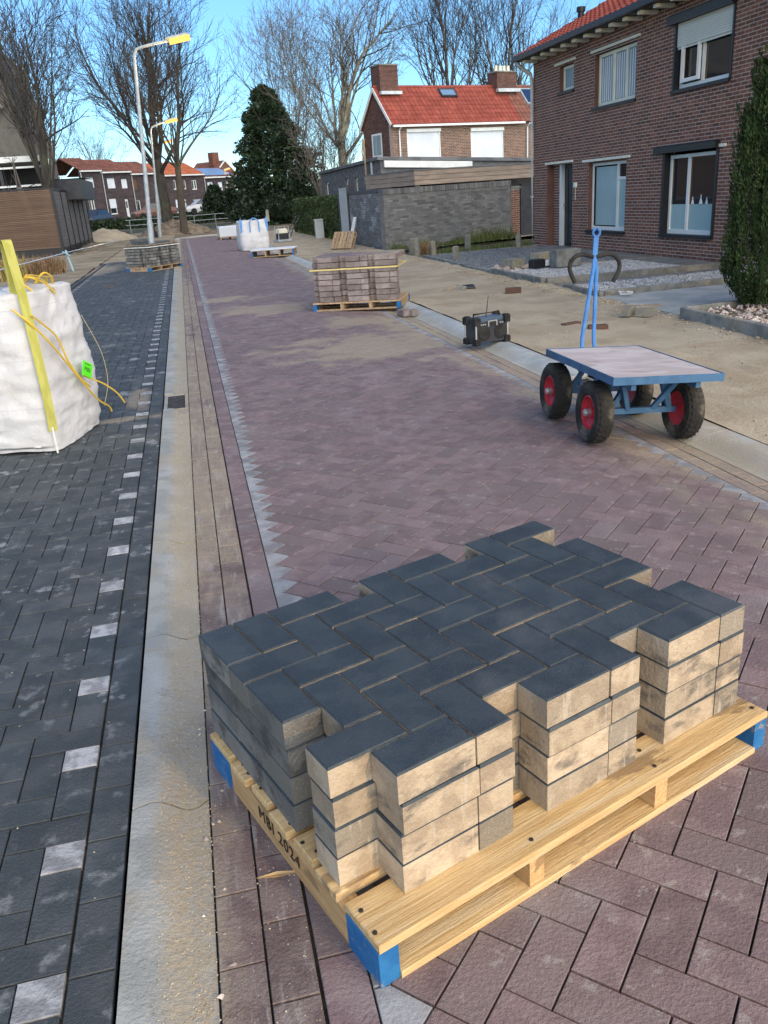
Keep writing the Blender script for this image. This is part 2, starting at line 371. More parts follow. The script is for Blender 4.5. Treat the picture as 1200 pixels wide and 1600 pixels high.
M_cladding = mk('brown_cladding', (.115, .072, .05), (.14, .09, .062), 2, stretch=(.3, .3, 6), rnd=.18, rough=.7)
M_greyclad = mk('grey_cladding', (.12, .112, .108), (.15, .14, .135), 2, stretch=(.3, .3, 6), rnd=.12, rough=.7)
M_render = mk('grey_render', (.125, .115, .10), (.16, .148, .13), 2, rough=.9)
M_timber = mk('fascia_timber', (.26, .205, .165), (.33, .265, .215), 2, stretch=(1, 1, 8), rnd=.2, rough=.8, layers=[((.24, .20, .17), nzs((.6, .6, 3), 1.4, .5, .7, .5))])
M_felt = mk('roof_felt', (.12, .125, .13), (.17, .175, .18), 2, rough=.9)
M_solar = mk('solar_panel', (.02, .04, .10), rough=.15, spec=.7)
M_lampglow = mk('lamp_glow', (.10, .05, .015), emit=((1., .50, .13), .40))
M_carw = mk('white_car_paint', (.62, .63, .64), rough=.25, spec=.6)
M_card = mk('dark_car_paint', (.05, .06, .08), rough=.25, spec=.6)
M_redcar = mk('red_car_paint', (.20, .10, .08), rough=.3, spec=.5)
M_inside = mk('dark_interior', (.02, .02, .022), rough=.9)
M_cabinet = mk('grey_cabinet', (.36, .40, .42), (.42, .45, .46), 3, rough=.6)

# ---------------------------------------------------------------- ground, road, pavement
def grid(name, x0, x1, y0, y1, nx, ny, zf, mat, kind='structure'):
    X, Y = np.meshgrid(np.linspace(x0, x1, nx), np.linspace(y0, y1, ny))
    Z = np.array([[zf(X[j, i], Y[j, i]) for i in range(nx)] for j in range(ny)])
    v = np.stack([X, Y, Z], -1).reshape(-1, 3)
    i = np.arange(nx - 1)[None] + np.arange(ny - 1)[:, None] * nx
    f = np.stack([i, i + 1, i + nx + 1, i + nx], -1).reshape(-1, 4)
    mb = MB(); mb.add(v, f); return mb.build(name, mat, None, kind, smooth=True)
def terr(x, y):
    return .95 * ss(72, 92, y) - .06 + .8 * ss(110, 200, y)
def nn(x, y, s, k=0.): return noise.noise(Vector((x * s, y * s, k)))
grid('ground', -400, 400, -60, 700, 41, 77, lambda x, y: terr(x, y) - .06, M_grassg)
RUTS = [(3.62, .05, .010), (3.95, .04, .007), (4.35, .06, .012), (4.88, .05, .009), (5.1, .04, .012)]
def sandz(x, y): return .010 - sum(d * math.exp(-((x - c - .10 * nn(1, y, .22, c) - .02 * math.sin(y * 1.3 + c)) / w) ** 2) for c, w, d in RUTS) + .006 * max(0, nn(x, y, 9, 3)) + .012 * nn(x, y, 1.4) + .007 * nn(x, y, 5) + .03 * ss(4.7, 5.4, x) * (1 + nn(x, y, 2.5)) * .9
grid('sand_strip', 3.235, 5.62, -1, 50, 90, 560, sandz, M_sand)
M_dirt = mk('trodden_sand', (.27, .23, .17), (.34, .295, .22), 1.1, rough=1., bump=.8, bscale=14, bdetail=8, spec=.1, layers=[((.17, .145, .11), nz(.7, .5, .75, 7, .7))])
grid('sand_path', -14, -2.83, -1, 70, 70, 180, lambda x, y: .0 + .035 * nn(x, y, .9) + .02 * nn(x, y, 3) + .04 * ss(-4.2, -6, x), M_dirt)
grid('sand_yard', -2.83, -.5, 30.2, 70, 40, 140, lambda x, y: -.02 + .03 * nn(x, y, .9) + .02 * nn(x, y, 3), M_dirt)
grid('sand_bank', -.5, 16, 49.6, 71.5, 60, 80, lambda x, y: -.03 + .05 * nn(x, y, .5) + .03 * nn(x, y, 2), M_soil)
grid('side_street_sand', 5.62, 16, 26, 49.6, 40, 60, lambda x, y: -.02 + .03 * nn(x, y, .9), M_sand)
grid('cross_road', -60, 60, 71.5, 78, 60, 5, lambda x, y: terr(x, y) + .02, M_asph)
grid('road_bed', -.38, 3.25, -1, 49.6, 16, 3, lambda x, y: -.014 + float(zr(x)) - (.03 if x > 2 else 0), M_joint)
grid('pavement_bed', -2.84, -.36, -1, 30.3, 3, 3, lambda x, y: -.014, M_joint)

def variants(mbf, name, mats, n=14):
    out = []
    for i in range(n):
        mb = MB(); mbf(mb, (i + .5) / n); out.append(mb.mesh(name, mats))
    return out
A_ = .1065; GAP = .0048
road = bpy.data.objects.new('road', None); COL.objects.link(road); road['kind'] = 'structure'
pave = bpy.data.objects.new('pavement', None); COL.objects.link(pave); pave['kind'] = 'structure'

def herring(i0, i1, j0, j1):
    """cells of a herringbone: yields (x, y, w, h) of every paver whose first cell lies in the range"""
    for i in range(i0, i1):
        for j in range(j0, j1):
            k = (i + j) % 4
            if k == 0: yield i, j, 2, 1
            elif k == 2: yield i, j, 1, 2

def lay(pieces, parent, name, mats, H, nsingle, ch=.0016, seed=1, xmax_single=1.9, keep=None, zf=None):
    """pieces: list of polygons (world xy, ccw). The nearest in view become parts of their own, the rest one joined part"""
    rg = np.random.default_rng(seed)
    order = []
    for k, p in enumerate(pieces):
        c = np.mean(p, axis=0); vis = in_view(c[0], c[1]) and c[0] < xmax_single
        order.append(((0 if vis else 1), c[0] ** 2 + c[1] ** 2, k))
    order.sort()
    single = set(k for v, d, k in order[:nsingle] if v == 0)
    joined = MB()
    cache = {}
    for k, p in enumerate(pieces):
        c = np.mean(p, axis=0); rnd = float(rg.random())
        dz = (rg.random() - .5) * .003
        tilt = (rg.random(2) - .5) * .012
        q = np.asarray(p) - c
        if k in single:
            key = (tuple(np.round(q, 4).ravel()), int(rnd * 12))
            if key not in cache:
                mb = MB(); mb.prism(q, -H, 0, ch, 0, (int(rnd * 12) + .5) / 12); cache[key] = mb.mesh(name, mats)
            obj(name, cache[key], parent, None, (c[0], c[1], dz), (tilt[1], tilt[0], 0))
        else:
            def xf(v, c=c, dz=dz, tilt=tilt):
                w = v.copy(); w[:, 2] += dz + w[:, 0] * tilt[0] * .6 + w[:, 1] * tilt[1] * .6
                w[:, 0] += c[0]; w[:, 1] += c[1]
                if zf is not None: w[:, 2] += zf(w[:, 0])
                return w
            joined.prism(q, -H, 0, ch, 0, rnd, xf)
    if joined.nv: joined.build(name, mats, parent, 'stuff')

def rect(x0, y0, x1, y1, g=GAP): g = g / 2; return [(x0 + g, y0 + g), (x1 - g, y0 + g), (x1 - g, y1 - g), (x0 + g, y1 - g)]
# carriageway: 45 degree herringbone between two rows of pale pointed edge pavers
s2 = A_ / math.sqrt(2)
XV = .163 + .036                    # valley of the left saw-tooth
NT = 33                             # half-cells between the two saw-tooths
XVR = XV + s2 * NT
ROAD_Y1 = 49.0
pieces = []
def cell_c(i, j):                   # lattice -> world, axes at 45 degrees
    return XV + s2 * (i - j), -1.0 + s2 * (i + j)
nmax = int((ROAD_Y1 + 1) / s2 / 2) + 40
def poly45(i, j, w, h):
    g = GAP / 2 / A_
    P = [(i + g, j + g), (i + w - g, j + g), (i + w - g, j + h - g), (i + g, j + h - g)]
    return [cell_c(*p) for p in P]
def okc(i, j):                      # the unit cell lies wholly between the tooth lines
    l = i - j - 1; r_ = i - j + 1; y = -1.0 + s2 * (i + j + 1)
    return l >= 0 and r_ <= NT and y < ROAD_Y1
for i, j, w, h in herring(-4, nmax + 60, -60, nmax + 4):
    if abs(i - j) > NT + 6: continue
    cells = [(i, j), (i + 1, j) if w == 2 else (i, j + 1)]
    ok = [okc(*c) for c in cells]
    if all(ok): pieces.append(poly45(i, j, w, h))
    elif any(ok):
        c = cells[ok.index(True)]; pieces.append(poly45(c[0], c[1], 1, 1))
lay(pieces, road, 'paver', [M_paver], .06, 300, seed=2, zf=zr)
# pale edge pavers (left and right)
for side in (0, 1):
    hats = []; n = int((ROAD_Y1 + 1) / (2 * s2))
    for k in range(n):
        y0 = -1.0 + 2 * s2 * k + s2
        g = GAP / 2
        if side == 0:
            hats.append([(.163, y0 - s2 + g), (XV, y0 - s2 + g), (XV + s2 - g * 1.5, y0), (XV, y0 + s2 - g), (.163, y0 + s2 - g)])
        else:
            o = -s2 if NT % 2 else 0
            hats.append([(XVR + .036, y0 + o + s2 - g), (XVR, y0 + o + s2 - g), (XVR - s2 + g * 1.5, y0 + o), (XVR, y0 + o - s2 + g), (XVR + .036, y0 + o - s2 + g)])
    lay(hats, road, 'edge_paver', [M_hat], .06, 70 if side == 0 else 0, seed=4 + side, zf=zr)
# three stretcher rows on the left, two on the right
def row(x0, x1, L, y0, y1, off): 
    out = []; y = y0 + off
    while y < y1: out.append(rect(x0, y, x1, y + L, .005)); y += L
    return out
lay(row(-.157, -.052, .213, -1, 48.6, .05), road, 'gutter_paver', [M_row], .06, 34, seed=7)
lay(row(-.052, .054, .213, -1, 48.6, .15), road, 'gutter_paver', [M_row], .06, 34, seed=8)
lay(row(.057, .161, .213, -1, 48.6, .02), road, 'border_paver', [M_paver], .06, 40, seed=9)
XR0 = XVR + .036
lay(row(XR0 + .003, XR0 + .106, .213, -1, 48.6, .1), road, 'gutter_paver', [M_paver], .06, 0, seed=10, zf=zr)
lay(row(XR0 + .109, XR0 + .212, .213, -1, 48.6, .0), road, 'gutter_paver', [M_paver], .06, 0, seed=11, zf=zr)
XK = XR0 + .216                      # right concrete band begins here
# pavement: 90 degree herringbone beside a stretcher column, white half pavers in the second column
XP = -.378
dark = row(XP - .106, XP, .2145, -1, 30.2, .11) + row(-2.8, -2.694, .2145, -1, 30.2, .03)
half = []
NC = 20; XL0 = XP - .109 - NC * A_
def py(j): return 1.705 + A_ * (j - 40)
for i, j, w, h in herring(-2, NC + 1, 12, 312):
    cells = [(i, j), (i + 1, j) if w == 2 else (i, j + 1)]
    ok = [0 <= c[0] < NC for c in cells]
    if not any(ok): continue
    if all(ok):
        dark.append(rect(XL0 + i * A_, py(j), XL0 + (i + w) * A_, py(j + h)))
    else:
        c = cells[ok.index(True)]
        half.append(rect(XL0 + c[0] * A_, py(c[1]), XL0 + (c[0] + 1) * A_, py(c[1] + 1)))
lay(dark, pave, 'paver', [M_dark], .06, 300, seed=12)
lay(half, pave, 'marker_paver', [M_white], .06, 40, seed=13)

# left concrete band: blocks with curved joints, then a gully
kerb = bpy.data.objects.new('kerb', None); COL.objects.link(kerb); kerb['kind'] = 'structure'
def kerb_block(y0, y1, x0, x1, prof, mats, name='kerb_block', wav=.022, n=9, rnd=0.):
    """prof(x) gives the top height; both ends follow the same wavy line"""
    mb = MB(); xs = np.linspace(x0, x1, n); t = (xs - x0) / (x1 - x0)
    w = wav * np.sin(t * 2 * math.pi) * (.5 + t)
    v = []
    for yy in (y0 + .004, y1 - .005):
        for z in (0, -.1): v += [(x, yy + ww, prof(x) + z) for x, ww in zip(xs, w)]
    f = []
    for k in range(n - 1):
        f += [(k, k + 1, 2 * n + k + 1, 2 * n + k), (n + k, n + k + 1, k + 1, k), (2 * n + k, 2 * n + k + 1, 3 * n + k + 1, 3 * n + k)]
    f += [(0, 2 * n, 3 * n, n), (n - 1, 2 * n - 1, 4 * n - 1, 3 * n - 1)]
    mb.add(v, f, 0, rnd); return mb.build(name, mats, kerb)
kp = lambda x: .012 - .018 * ss(-.32, -.20, x)
y = -1.02; k = 0
while y < 48:
    L = 1.0
    if abs(y - 6.98) < .3: y = 7.0
    if 6.9 < y < 7.2:
        y1 = 7.6
    else: y1 = y + L if y + L < 6.5 or y > 7 else 7.0
    if not (6.9 < y < 7.2): kerb_block(y, y1, -.368, -.160, kp, [M_conc], rnd=random.random())
    y = y1
kp2 = lambda x: float(zr(x)) + .055 * ss(XK, XK + .2, x)
y = -1.5
while y < 47:
    if 5.98 < y < 6.4:
        y = 6.5
    y1 = y + 1.0 if not (5 < y < 6) else 6.0
    kerb_block(y, y1, XK, 3.232, kp2, [M_conc2], wav=0, rnd=random.random()); y = y1
def gully(label, x0, x1, y0, y1, z, nb):
    t = thing('gully_grate', label, 'drain grate', ((x0 + x1) / 2, (y0 + y1) / 2, 0), 0)
    w, h = (x1 - x0) / 2, (y1 - y0) / 2
    mb = MB(); mb.box((-w, -h, z - .12), (w, h, z - .10)); mb.build('pit_floor', M_inside, t)
    mb = MB()
    for a, b in (((-w, -h), (-w + .03, h)), ((w - .03, -h), (w, h)), ((-w + .03, -h), (w - .03, -h + .03)), ((-w + .03, h - .03), (w - .03, h))):
        mb.bbox((a[0], a[1], z - .10), (b[0], b[1], z), .003)
    mb.build('grate_frame', M_conc, t)
    for k in range(nb):
        yy = -h + .045 + (2 * h - .09) * k / (nb - 1)
        mb = MB(); mb.bbox((-w + .031, yy - .011, z - .05), (w - .031, yy + .011, z - .005), .003); mb.build('grate_bar', M_anth, t)
gully('iron gully grate set in the concrete band beside the charcoal pavement', -.368, -.160, 7.0, 7.6, 0., 8)
gully('iron gully grate half hidden under the blue flatbed cart', XK, 3.232, 6.0, 6.5, -.03, 7)
# curved concrete kerb closing the far end of the road
mb = MB()
arc = [(-.35, 47.6), (-.2, 48.6), (.2, 49.4), (.9, 49.9), (1.8, 50.1), (3.2, 50.2)]
for (a, b), (c, d) in zip(arc[:-1], arc[1:]):
    L = math.hypot(c - a, d - b); ang = math.atan2(d - b, c - a)
    mb.bbox((0, -.12, -.1), (L - .01, .12, .07), .02, xf=rotz(ang, (a, b, 0)), rnd=random.random())
mb.build('kerb_curve', [M_conc2], kerb)

# ---------------------------------------------------------------- pallets and paver stacks
def text(name, body, size, mat, parent, loc, rot, extr=.0006, space=1.0):
    c = bpy.data.curves.new(name, 'FONT'); c.body = body; c.size = size; c.extrude = extr; c.align_x = 'CENTER'; c.align_y = 'CENTER'; c.space_character = space
    c.materials.append(mat)
    return obj(name, c, parent, None, loc, rot)
def pallet(label, loc, rz, L=1.32, W=.92, H=.119, lettering=None, blue=True, rot=None, mat=None, group='wooden pallets on the site', seed=1, boards=7):
    """x along the deck boards, y along the bearers, origin at one lower corner"""
    rg = np.random.default_rng(seed)
    t = thing('pallet', label, 'pallet', loc, rz, group, rot)
    mx, my = (M_wood, M_woody) if mat is None else (mat, mat)
    ws = [.142, .096, .096, .096, .096, .096, .142]; 
    if boards != 7: ws = [W / boards * .8] * boards
    gap = (W - sum(ws)) / (len(ws) - 1); yy = 0.
    for k, w in enumerate(ws):
        mb = MB(); e = (rg.random(2) - .5) * .012; j = (rg.random() - .5) * .008 if 0 < k < len(ws) - 1 else 0
        mb.bbox((e[0] - .003, yy + j, H - .021), (L + e[1], yy + w + j, H + (rg.random() - .5) * .002), .003, rnd=rg.random())
        o = mb.build('deck_board', mx, t)
        if loc[1] < 3:
            nb = MB()
            for bx in (.022, .455, .895, L - .022):
                for by in (.25, .72):
                    nb.lathe([(0.0, .0012), (.0055, .0012), (.0062, -.002)], sides=7, xf=lambda v, bx=bx, by=by: v + np.array([bx + (rg.random() - .5) * .02, yy + w * by, H + .0015]))
            nb.build('nails', M_nail, o, 'stuff')
        yy += w + gap
    for k, bx in enumerate((0, L * .333 - .02, L * .667 - .025, L - .046)):
        outer = k in (0, 3)
        z0 = 0. if outer else .020
        mb = MB(); mb.bbox((bx, .004 + (.135 if outer and blue else 0), z0), (bx + .046, W - .004 - (.135 if outer and blue else 0), H - .0225), .0015, rnd=rg.random())
        o = mb.build('bearer', my, t)
        if outer and blue:
            for a, b in ((.002, .1345), (W - .1345, W - .002)):
                mb = MB(); mb.bbox((bx - .002, a, 0), (bx + .048, b, H - .0222), .002); mb.build('blue_end', M_blue, o)
        if k == 0 and lettering:
            text('lettering', lettering, .054, M_ink, o, (-.0022, W * .52, .058), (R(90), 0, R(-90)), .0005, 1.15)
    for k, (a, b) in enumerate(((.0, .095), (W / 2 - .048, W / 2 + .048), (W - .095, W))):
        mb = MB(); mb.bbox((.0475, a - .004, 0), (L - .0475, b, .019), .002, rnd=rg.random()); mb.build('skid_board', mx, t)
    return t
def cluster():
    """one machine-laid layer: (u0, v0, u1, v1) in paver widths"""
    out = []
    for x in range(-1, 12):
        for y in range(0, 9):
            k = (x + y) % 4
            if k == 0 and x + 2 <= 11 and y <= 7: out.append((x, y, x + 2, y + 1))
            if k == 2 and y + 2 <= 8 and x <= 10: out.append((x, y, x + 1, y + 2))
    out.append((-1, 6, 0, 8))
    return out
CL = cluster()
def paver_stack(label, loc, rz, layers, mats, group, a=A_, edge_only=False, h=.08, seed=3, singles=300, jit=.0022, lip=.002, rim=None, dark_body=None):
    rg = np.random.default_rng(seed)
    t = thing('paver_stack', label, 'paver stack', loc, rz, group)
    cache = {}; cnt = 0; rest = MB()
    for l in range(layers - 1, -1, -1):
        sh = (rg.random(2) - .5) * .008
        for (x0, y0, x1, y1) in CL:
            inner = 1 <= x0 and x1 <= 9 and y0 >= 3 and y1 <= 6
            if l < layers - 1 and (inner or (edge_only and y0 >= 2 and x0 > 0)): continue
            w, d = (x1 - x0) * a - .004, (y1 - y0) * a - .004
            c = ((x0 + x1) / 2 * a + (rg.random() - .5) * jit * 2 + (sh[0] if l < layers - 1 else 0), (y0 + y1) / 2 * a + (rg.random() - .5) * jit * 2 + (sh[1] if l < layers - 1 else 0), (l + 1) * h - .0006 * (layers - l))
            vi = int(rg.integers(0, 9)); rm = rim if rim else (.002, .002, .009, .003)[l % 4] if (vi % 4) else .005; dk = bool(dark_body and x0 < 0 and (x0, y0) != (-1, 1)); key = (x1 - x0, y1 - y0, vi, rm, dk)
            def shape(mb, w, d, rv, xf=None):
                r3 = np.random.default_rng(int(rv * 1000) + int(w * 1000))
                mb.prism([(-w / 2, -d / 2), (w / 2, -d / 2), (w / 2, d / 2), (-w / 2, d / 2)], -h + lip, 0, .004, 0, rv, xf, topmat=1, bottom=False, rim=rm)
            if cnt < singles:
                if key not in cache:
                    mb = MB(); shape(mb, w, d, (vi + .5) / 9); cache[key] = mb.mesh('paver', [dark_body, mats[1]] if dk else mats)
                obj('paver', cache[key], t, None, c, (0, 0, (rg.random() - .5) * .012)); cnt += 1
            else:
                shape(rest, w, d, float(rg.random()), lambda v, c=c: v + np.array(c))
    if rest.nv: rest.build('paver', mats, t, 'stuff')
    return t
SX, SY, SA = .2684, 1.3692, .3489
du, dv = -.1227, -.0813
pallet('new pine pallet with blue ends and printed bearer under the herringbone stack of charcoal pavers',
       (SX + du * math.cos(SA) - dv * math.sin(SA), SY + du * math.sin(SA) + dv * math.cos(SA), 0), SA, lettering='MBI 2024', seed=5)
paver_stack('loose herringbone stack of new charcoal pavers with pale sides on the nearest pallet', (SX, SY, .1195), SA, 4, [M_side, M_top], 'paver stacks on pallets', dark_body=M_side3)

# purple-red stack, strapped, on its pallet across the road
PA = -.42
px, py_ = 1.73, 12.42
pallet('pallet with thin boards under the strapped red paver stack in the road', (px, py_, 0), PA, L=1.30, seed=8, blue=True, mat=M_oldwood)
e1 = (math.cos(PA), math.sin(PA)); e2 = (-math.sin(PA), math.cos(PA))
o_ = (px + .108 * e1[0] + .02 * e2[0], py_ + .108 * e1[1] + .02 * e2[1], .1195)
ps = paver_stack('tall strapped stack of red pavers in eight layers on its pallet in the road', o_, PA, 8, [M_pside, M_paver], 'paver stacks on pallets', edge_only=True, seed=9, jit=.005, lip=.009, rim=.004)
mb = MB(); zb = .455; q = .012
for a, b in (((-A_ - q, -q), (11 * A_ + q, -q + .003)), ((-A_ - q, 8 * A_ + .004), (11 * A_ + q, 8 * A_ + .007)), ((-A_ - q, -q + .003), (-A_ - q + .003, 8 * A_ + .004)), ((11 * A_ + q - .003, -q + .003), (11 * A_ + q, 8 * A_ + .004))):
    mb.box((a[0], a[1], zb), (b[0], b[1], zb + .02))
mb.build('strap', M_strapw, ps)
# charcoal stack on the pavement
PB = R(49)
pallet('pallet with blue ends and printed board under the charcoal stack on the pavement', (-.98, 24.45, 0), PB, L=1.30, lettering='MBI 2024', seed=11, mat=M_oldwood)
e1 = (math.cos(PB), math.sin(PB)); e2 = (-math.sin(PB), math.cos(PB))
ps2 = paver_stack('grey strapped stack of charcoal pavers on the pavement in front of the lamp post', (-.98 + .1 * e1[0] + .02 * e2[0], 24.45 + .1 * e1[1] + .02 * e2[1], .1195), PB, 7, [M_side2, M_top], 'paver stacks on pallets', seed=12, jit=.006, lip=.010, rim=.004)
mb = MB()
zb = 6.3 * .08
for a, b in (((-A_ - q, -q), (11 * A_ + q, -q + .003)), ((-A_ - q, -q + .003), (-A_ - q + .003, 8 * A_ + .004))): mb.box((a[0], a[1], zb), (b[0], b[1], zb + .02))
mb.build('strap', M_wpaint, ps2)
mb = MB()
for a, b in (((-A_ - .02, -.02), (11 * A_ + q, .03)), ((-A_ - .02, .03), (-A_ + .03, 8 * A_))): mb.box((a[0], a[1], .563), (b[0], b[1], .58))
mb.build('edge_batten', M_oldwood, ps2)
# empty pallet with a sheet on it beyond the red stack
PC = -.22
tp = pallet('empty pallet with blue end and pale sheet on top, in front of the white bag', (1.95, 26.55, 0), PC, L=1.30, H=.2, seed=14, mat=M_oldwood)
mb = MB(); mb.bbox((-.02, -.02, .2015), (1.34, .95, .218), .003)
one(mb, 'cover_sheet', M_shut, 'pale board lying on the empty pallet in front of the white bag', 'board', loc=(1.95, 26.55, 0), rot=(0, 0, PC))
# white-wrapped pallet load at the end of the road
mb = MB(); mb.bbox((-.55, -.4, .14), (.55, .4, .62), .05)
tw = thing('wrapped_load', 'low white wrapped load on a pallet at the far end of the road', 'pallet load', (2.25, 43.2, 0), .1)
mb.build('wrapping', M_film, tw)
for k in range(4):
    mb = MB(); mb.bbox((-.58, -.43 + .24 * k, .10), (.58, -.29 + .24 * k, .135), .003); mb.build('deck_board', M_oldwood, tw)
for bx in (-.55, 0, .5):
    mb = MB(); mb.bbox((bx, -.42, 0), (bx + .06, .42, .099), .003); mb.build('bearer', M_oldwood, tw)
# dark wrapped stack behind the lamp post
t = thing('kerbstone_pile', 'dark pile of black kerbstones behind the first lamp post', 'stone pile', (-1.25, 35.2, 0), .05)
for (x0, x1, z0, z1) in ((-.75, .05, 0, .14), (-.75, .08, .145, .29), (-.74, .04, .295, .44), (-.80, -.1, .445, .56), (.1, .8, 0, .14), (.12, .78, .145, .28), (.1, .74, .285, .42)):
    mb = MB(); mb.bbox((x0, -.3, z0), (x1, .3, z1), .02, rnd=random.random()); mb.build('kerbstone', M_dark, t)
mb = MB(); mb.lathe([(.0, 0), (.16, 0), (.15, .2), (.08, .28), (.07, .42), (0, .43)], sides=10)
one(mb, 'sand_bucket', M_black, 'small black bucket on top of the dark kerbstone pile', 'bucket', loc=(-1.1, 35.2, .56))
# leaning pallet and board at the grey wall
tl = pallet('small weathered pallet leaning against the grey garden wall', (5.10, 26.45, .0), 0, L=.55, W=.85, seed=21, mat=M_oldwood, blue=False, rot=(R(0), R(-62), R(38)), boards=6)
mb = MB(); mb.bbox((-.02, -.09, 0), (.02, .09, .95), .004)
one(mb, 'white_plank', M_wpaint, 'white plank leaning upright beside the leaning pallet', 'plank', loc=(5.32, 28.2, .0), rot=(0, R(17), .2))

# ---------------------------------------------------------------- big bags
def big_bag(name, label, loc, rz, s, h, group, nu=96, nvv=70, seed=2, flare=.03):
    t = thing(name, label, 'bulk bag', loc, rz, group)
    mb = MB(); v = []
    for j in range(nvv + 1):
        f = j / nvv; z = f * h
        bul = 1 + .055 * math.sin(math.pi * min(1, f * 1.05)) - .05 * f - .06 * (1 - f) ** 8
        for i in range(nu):
            th = 2 * math.pi * i / nu + math.pi / 4
            c, s_ = math.cos(th), math.sin(th); n_ = 9 - 2 * f
            rr = 1 / ((abs(c) ** n_ + abs(s_) ** n_) ** (1 / n_))
            x, y_ = rr * c * s / 2 * bul, rr * s_ * s / 2 * bul
            p = Vector((x * 3 + seed, y_ * 3, z * 3))
            w = .009 * noise.noise(p * 1.1) + .006 * noise.noise(Vector((p.x * 1.1, p.y * 1.1, p.z * 3.6))) + .0045 * (1 - abs(noise.noise(Vector((p.x * 2.1 + p.z * 1.2, p.y * 2.1 - p.z * .6, p.z * 3.4)))) * 3.2) + .002 * (1 - abs(noise.noise(Vector((p.x * 5 - p.z * 3, p.y * 5, p.z * 6)))) * 3) + .006 * noise.noise(p * 5)
            w += .008 * math.sin(z * 26 + 2 * noise.noise(p)) * (1 - abs(2 * f - 1)) * .6
            k = 1 + w / max(.1, math.hypot(x, y_)) * 1.3
            zz = z + (.028 * noise.noise(Vector((x * 4, y_ * 4, 7 + seed))) * (f > .85)) + (.02 * noise.noise(Vector((x * 3, y_ * 3, 3))) + .01 if f < .03 else 0)
            v.append((x * k, y_ * k, max(.002, zz)))
    top = len(v)
    for f in (.9, .6, .3):
        for i in range(nu):
            x, y_, z = v[(nvv) * nu + i]; v.append((x * f, y_ * f, z - .05 * (1 - f) + .10 * noise.noise(Vector((x * 5 * f, y_ * 5 * f, 2. + seed)))))
    v.append((0, 0, h - .02))
    fs = []
    for j in range(nvv + 3):
        for i in range(nu): fs.append((j * nu + i, j * nu + (i + 1) % nu, (j + 1) * nu + (i + 1) % nu, (j + 1) * nu + i))
    L = len(v) - 1
    for i in range(nu): fs.append(((nvv + 3) * nu + i, (nvv + 3) * nu + (i + 1) % nu, L))
    mb.add(v, fs); mb.build('sack', M_bag, t, smooth=True)
    return t, v, nu, nvv
def ribbon(mb, pts, nrm, w, th=.004):
    """flat band along pts; nrm: outward direction at each point"""
    pts = np.array(pts, float); nrm = np.array(nrm, float); nrm /= np.linalg.norm(nrm, axis=1)[:, None]
    d = np.gradient(pts, axis=0); d /= np.linalg.norm(d, axis=1)[:, None]
    sdir = np.cross(d, nrm); sdir /= np.linalg.norm(sdir, axis=1)[:, None]
    w = np.full(len(pts), w) if np.isscalar(w) else np.array(w)
    n = len(pts); V = np.concatenate([pts - sdir * w[:, None] / 2, pts + sdir * w[:, None] / 2, pts + sdir * w[:, None] / 2 + nrm * th, pts - sdir * w[:, None] / 2 + nrm * th])
    f = []
    for i in range(n - 1):
        for a, b in ((0, 1), (1, 2), (2, 3), (3, 0)): f.append((a * n + i, b * n + i, b * n + i + 1, a * n + i + 1))
    f += [(0, 3 * n, 2 * n, n), (n - 1, 2 * n - 1, 3 * n - 1, 4 * n - 1)]
    mb.add(V, f)
BR = math.atan2(.95, .3) - math.pi / 2      # one face looks at the photographer's right
cx, cy_ = -1.08 + .45 * (-.95 + .3), 6.0 + .45 * (.3 + .95)
t, bv, nu, nvv = big_bag('bulk_bag', 'big white woven bag with yellow lifting strap and green tag on the charcoal pavement', (cx, cy_, 0), BR, .90, 1.10, 'white bulk bags')
s = .45
def strap(cx_, cy2, z0, ztop, name='lifting_strap'):
    sx_, sy_ = math.copysign(1, cx_), math.copysign(1, cy2)
    mb = MB(); pts = []; nr = []
    for z in np.linspace(z0, 1.08, 14):
        b = 1 + .05 * math.sin(math.pi * z / 1.1) - .05 * z / 1.1 - .05 * (1 - z / 1.1) ** 6
        pts.append((cx_ * b * .985 + .012 * sx_, cy2 * b * .985 + .012 * sy_, z)); nr.append((sx_, sy_ , 0))
    up = np.linspace(1.14, ztop, 7)
    for z in up: pts.append((cx_ * .95 + .012 * sx_ - .10 * sx_ * (z - 1.08), cy2 * .95 + .012 * sy_ - .05 * sy_ * (z - 1.08), z)); nr.append((sx_, sy_, 0))
    x0, y0, _ = pts[-1]
    for a in np.linspace(25, 180, 7):
        pts.append((x0 - sx_ * .02 * (1 - math.cos(R(a))), y0 - sy_ * .02 * (1 - math.cos(R(a))), ztop + .03 * math.sin(R(a)))); nr.append((sx_ * math.cos(R(a)), sy_ * math.cos(R(a)), math.sin(R(a))))
    x1, y1, _ = pts[-1]
    for z in np.linspace(ztop - .04, 1.03, 6): pts.append((x1 - sx_ * .05 * (ztop - z), y1 - sy_ * .06 * (ztop - z), z)); nr.append((-sx_, -sy_, 0))
    ribbon(mb, pts, nr, .062, .004); mb.build(name, M_strap, t)
strap(.445, -.445, .17, 1.42)
strap(-.445, -.445, .2, 1.30); strap(-.445, .445, .2, 1.30)
mb = MB(); mb.tube([(.452, -.458, z) for z in np.linspace(.015, .2, 6)], .007, 5); mb.build('seam', M_wpaint, t)
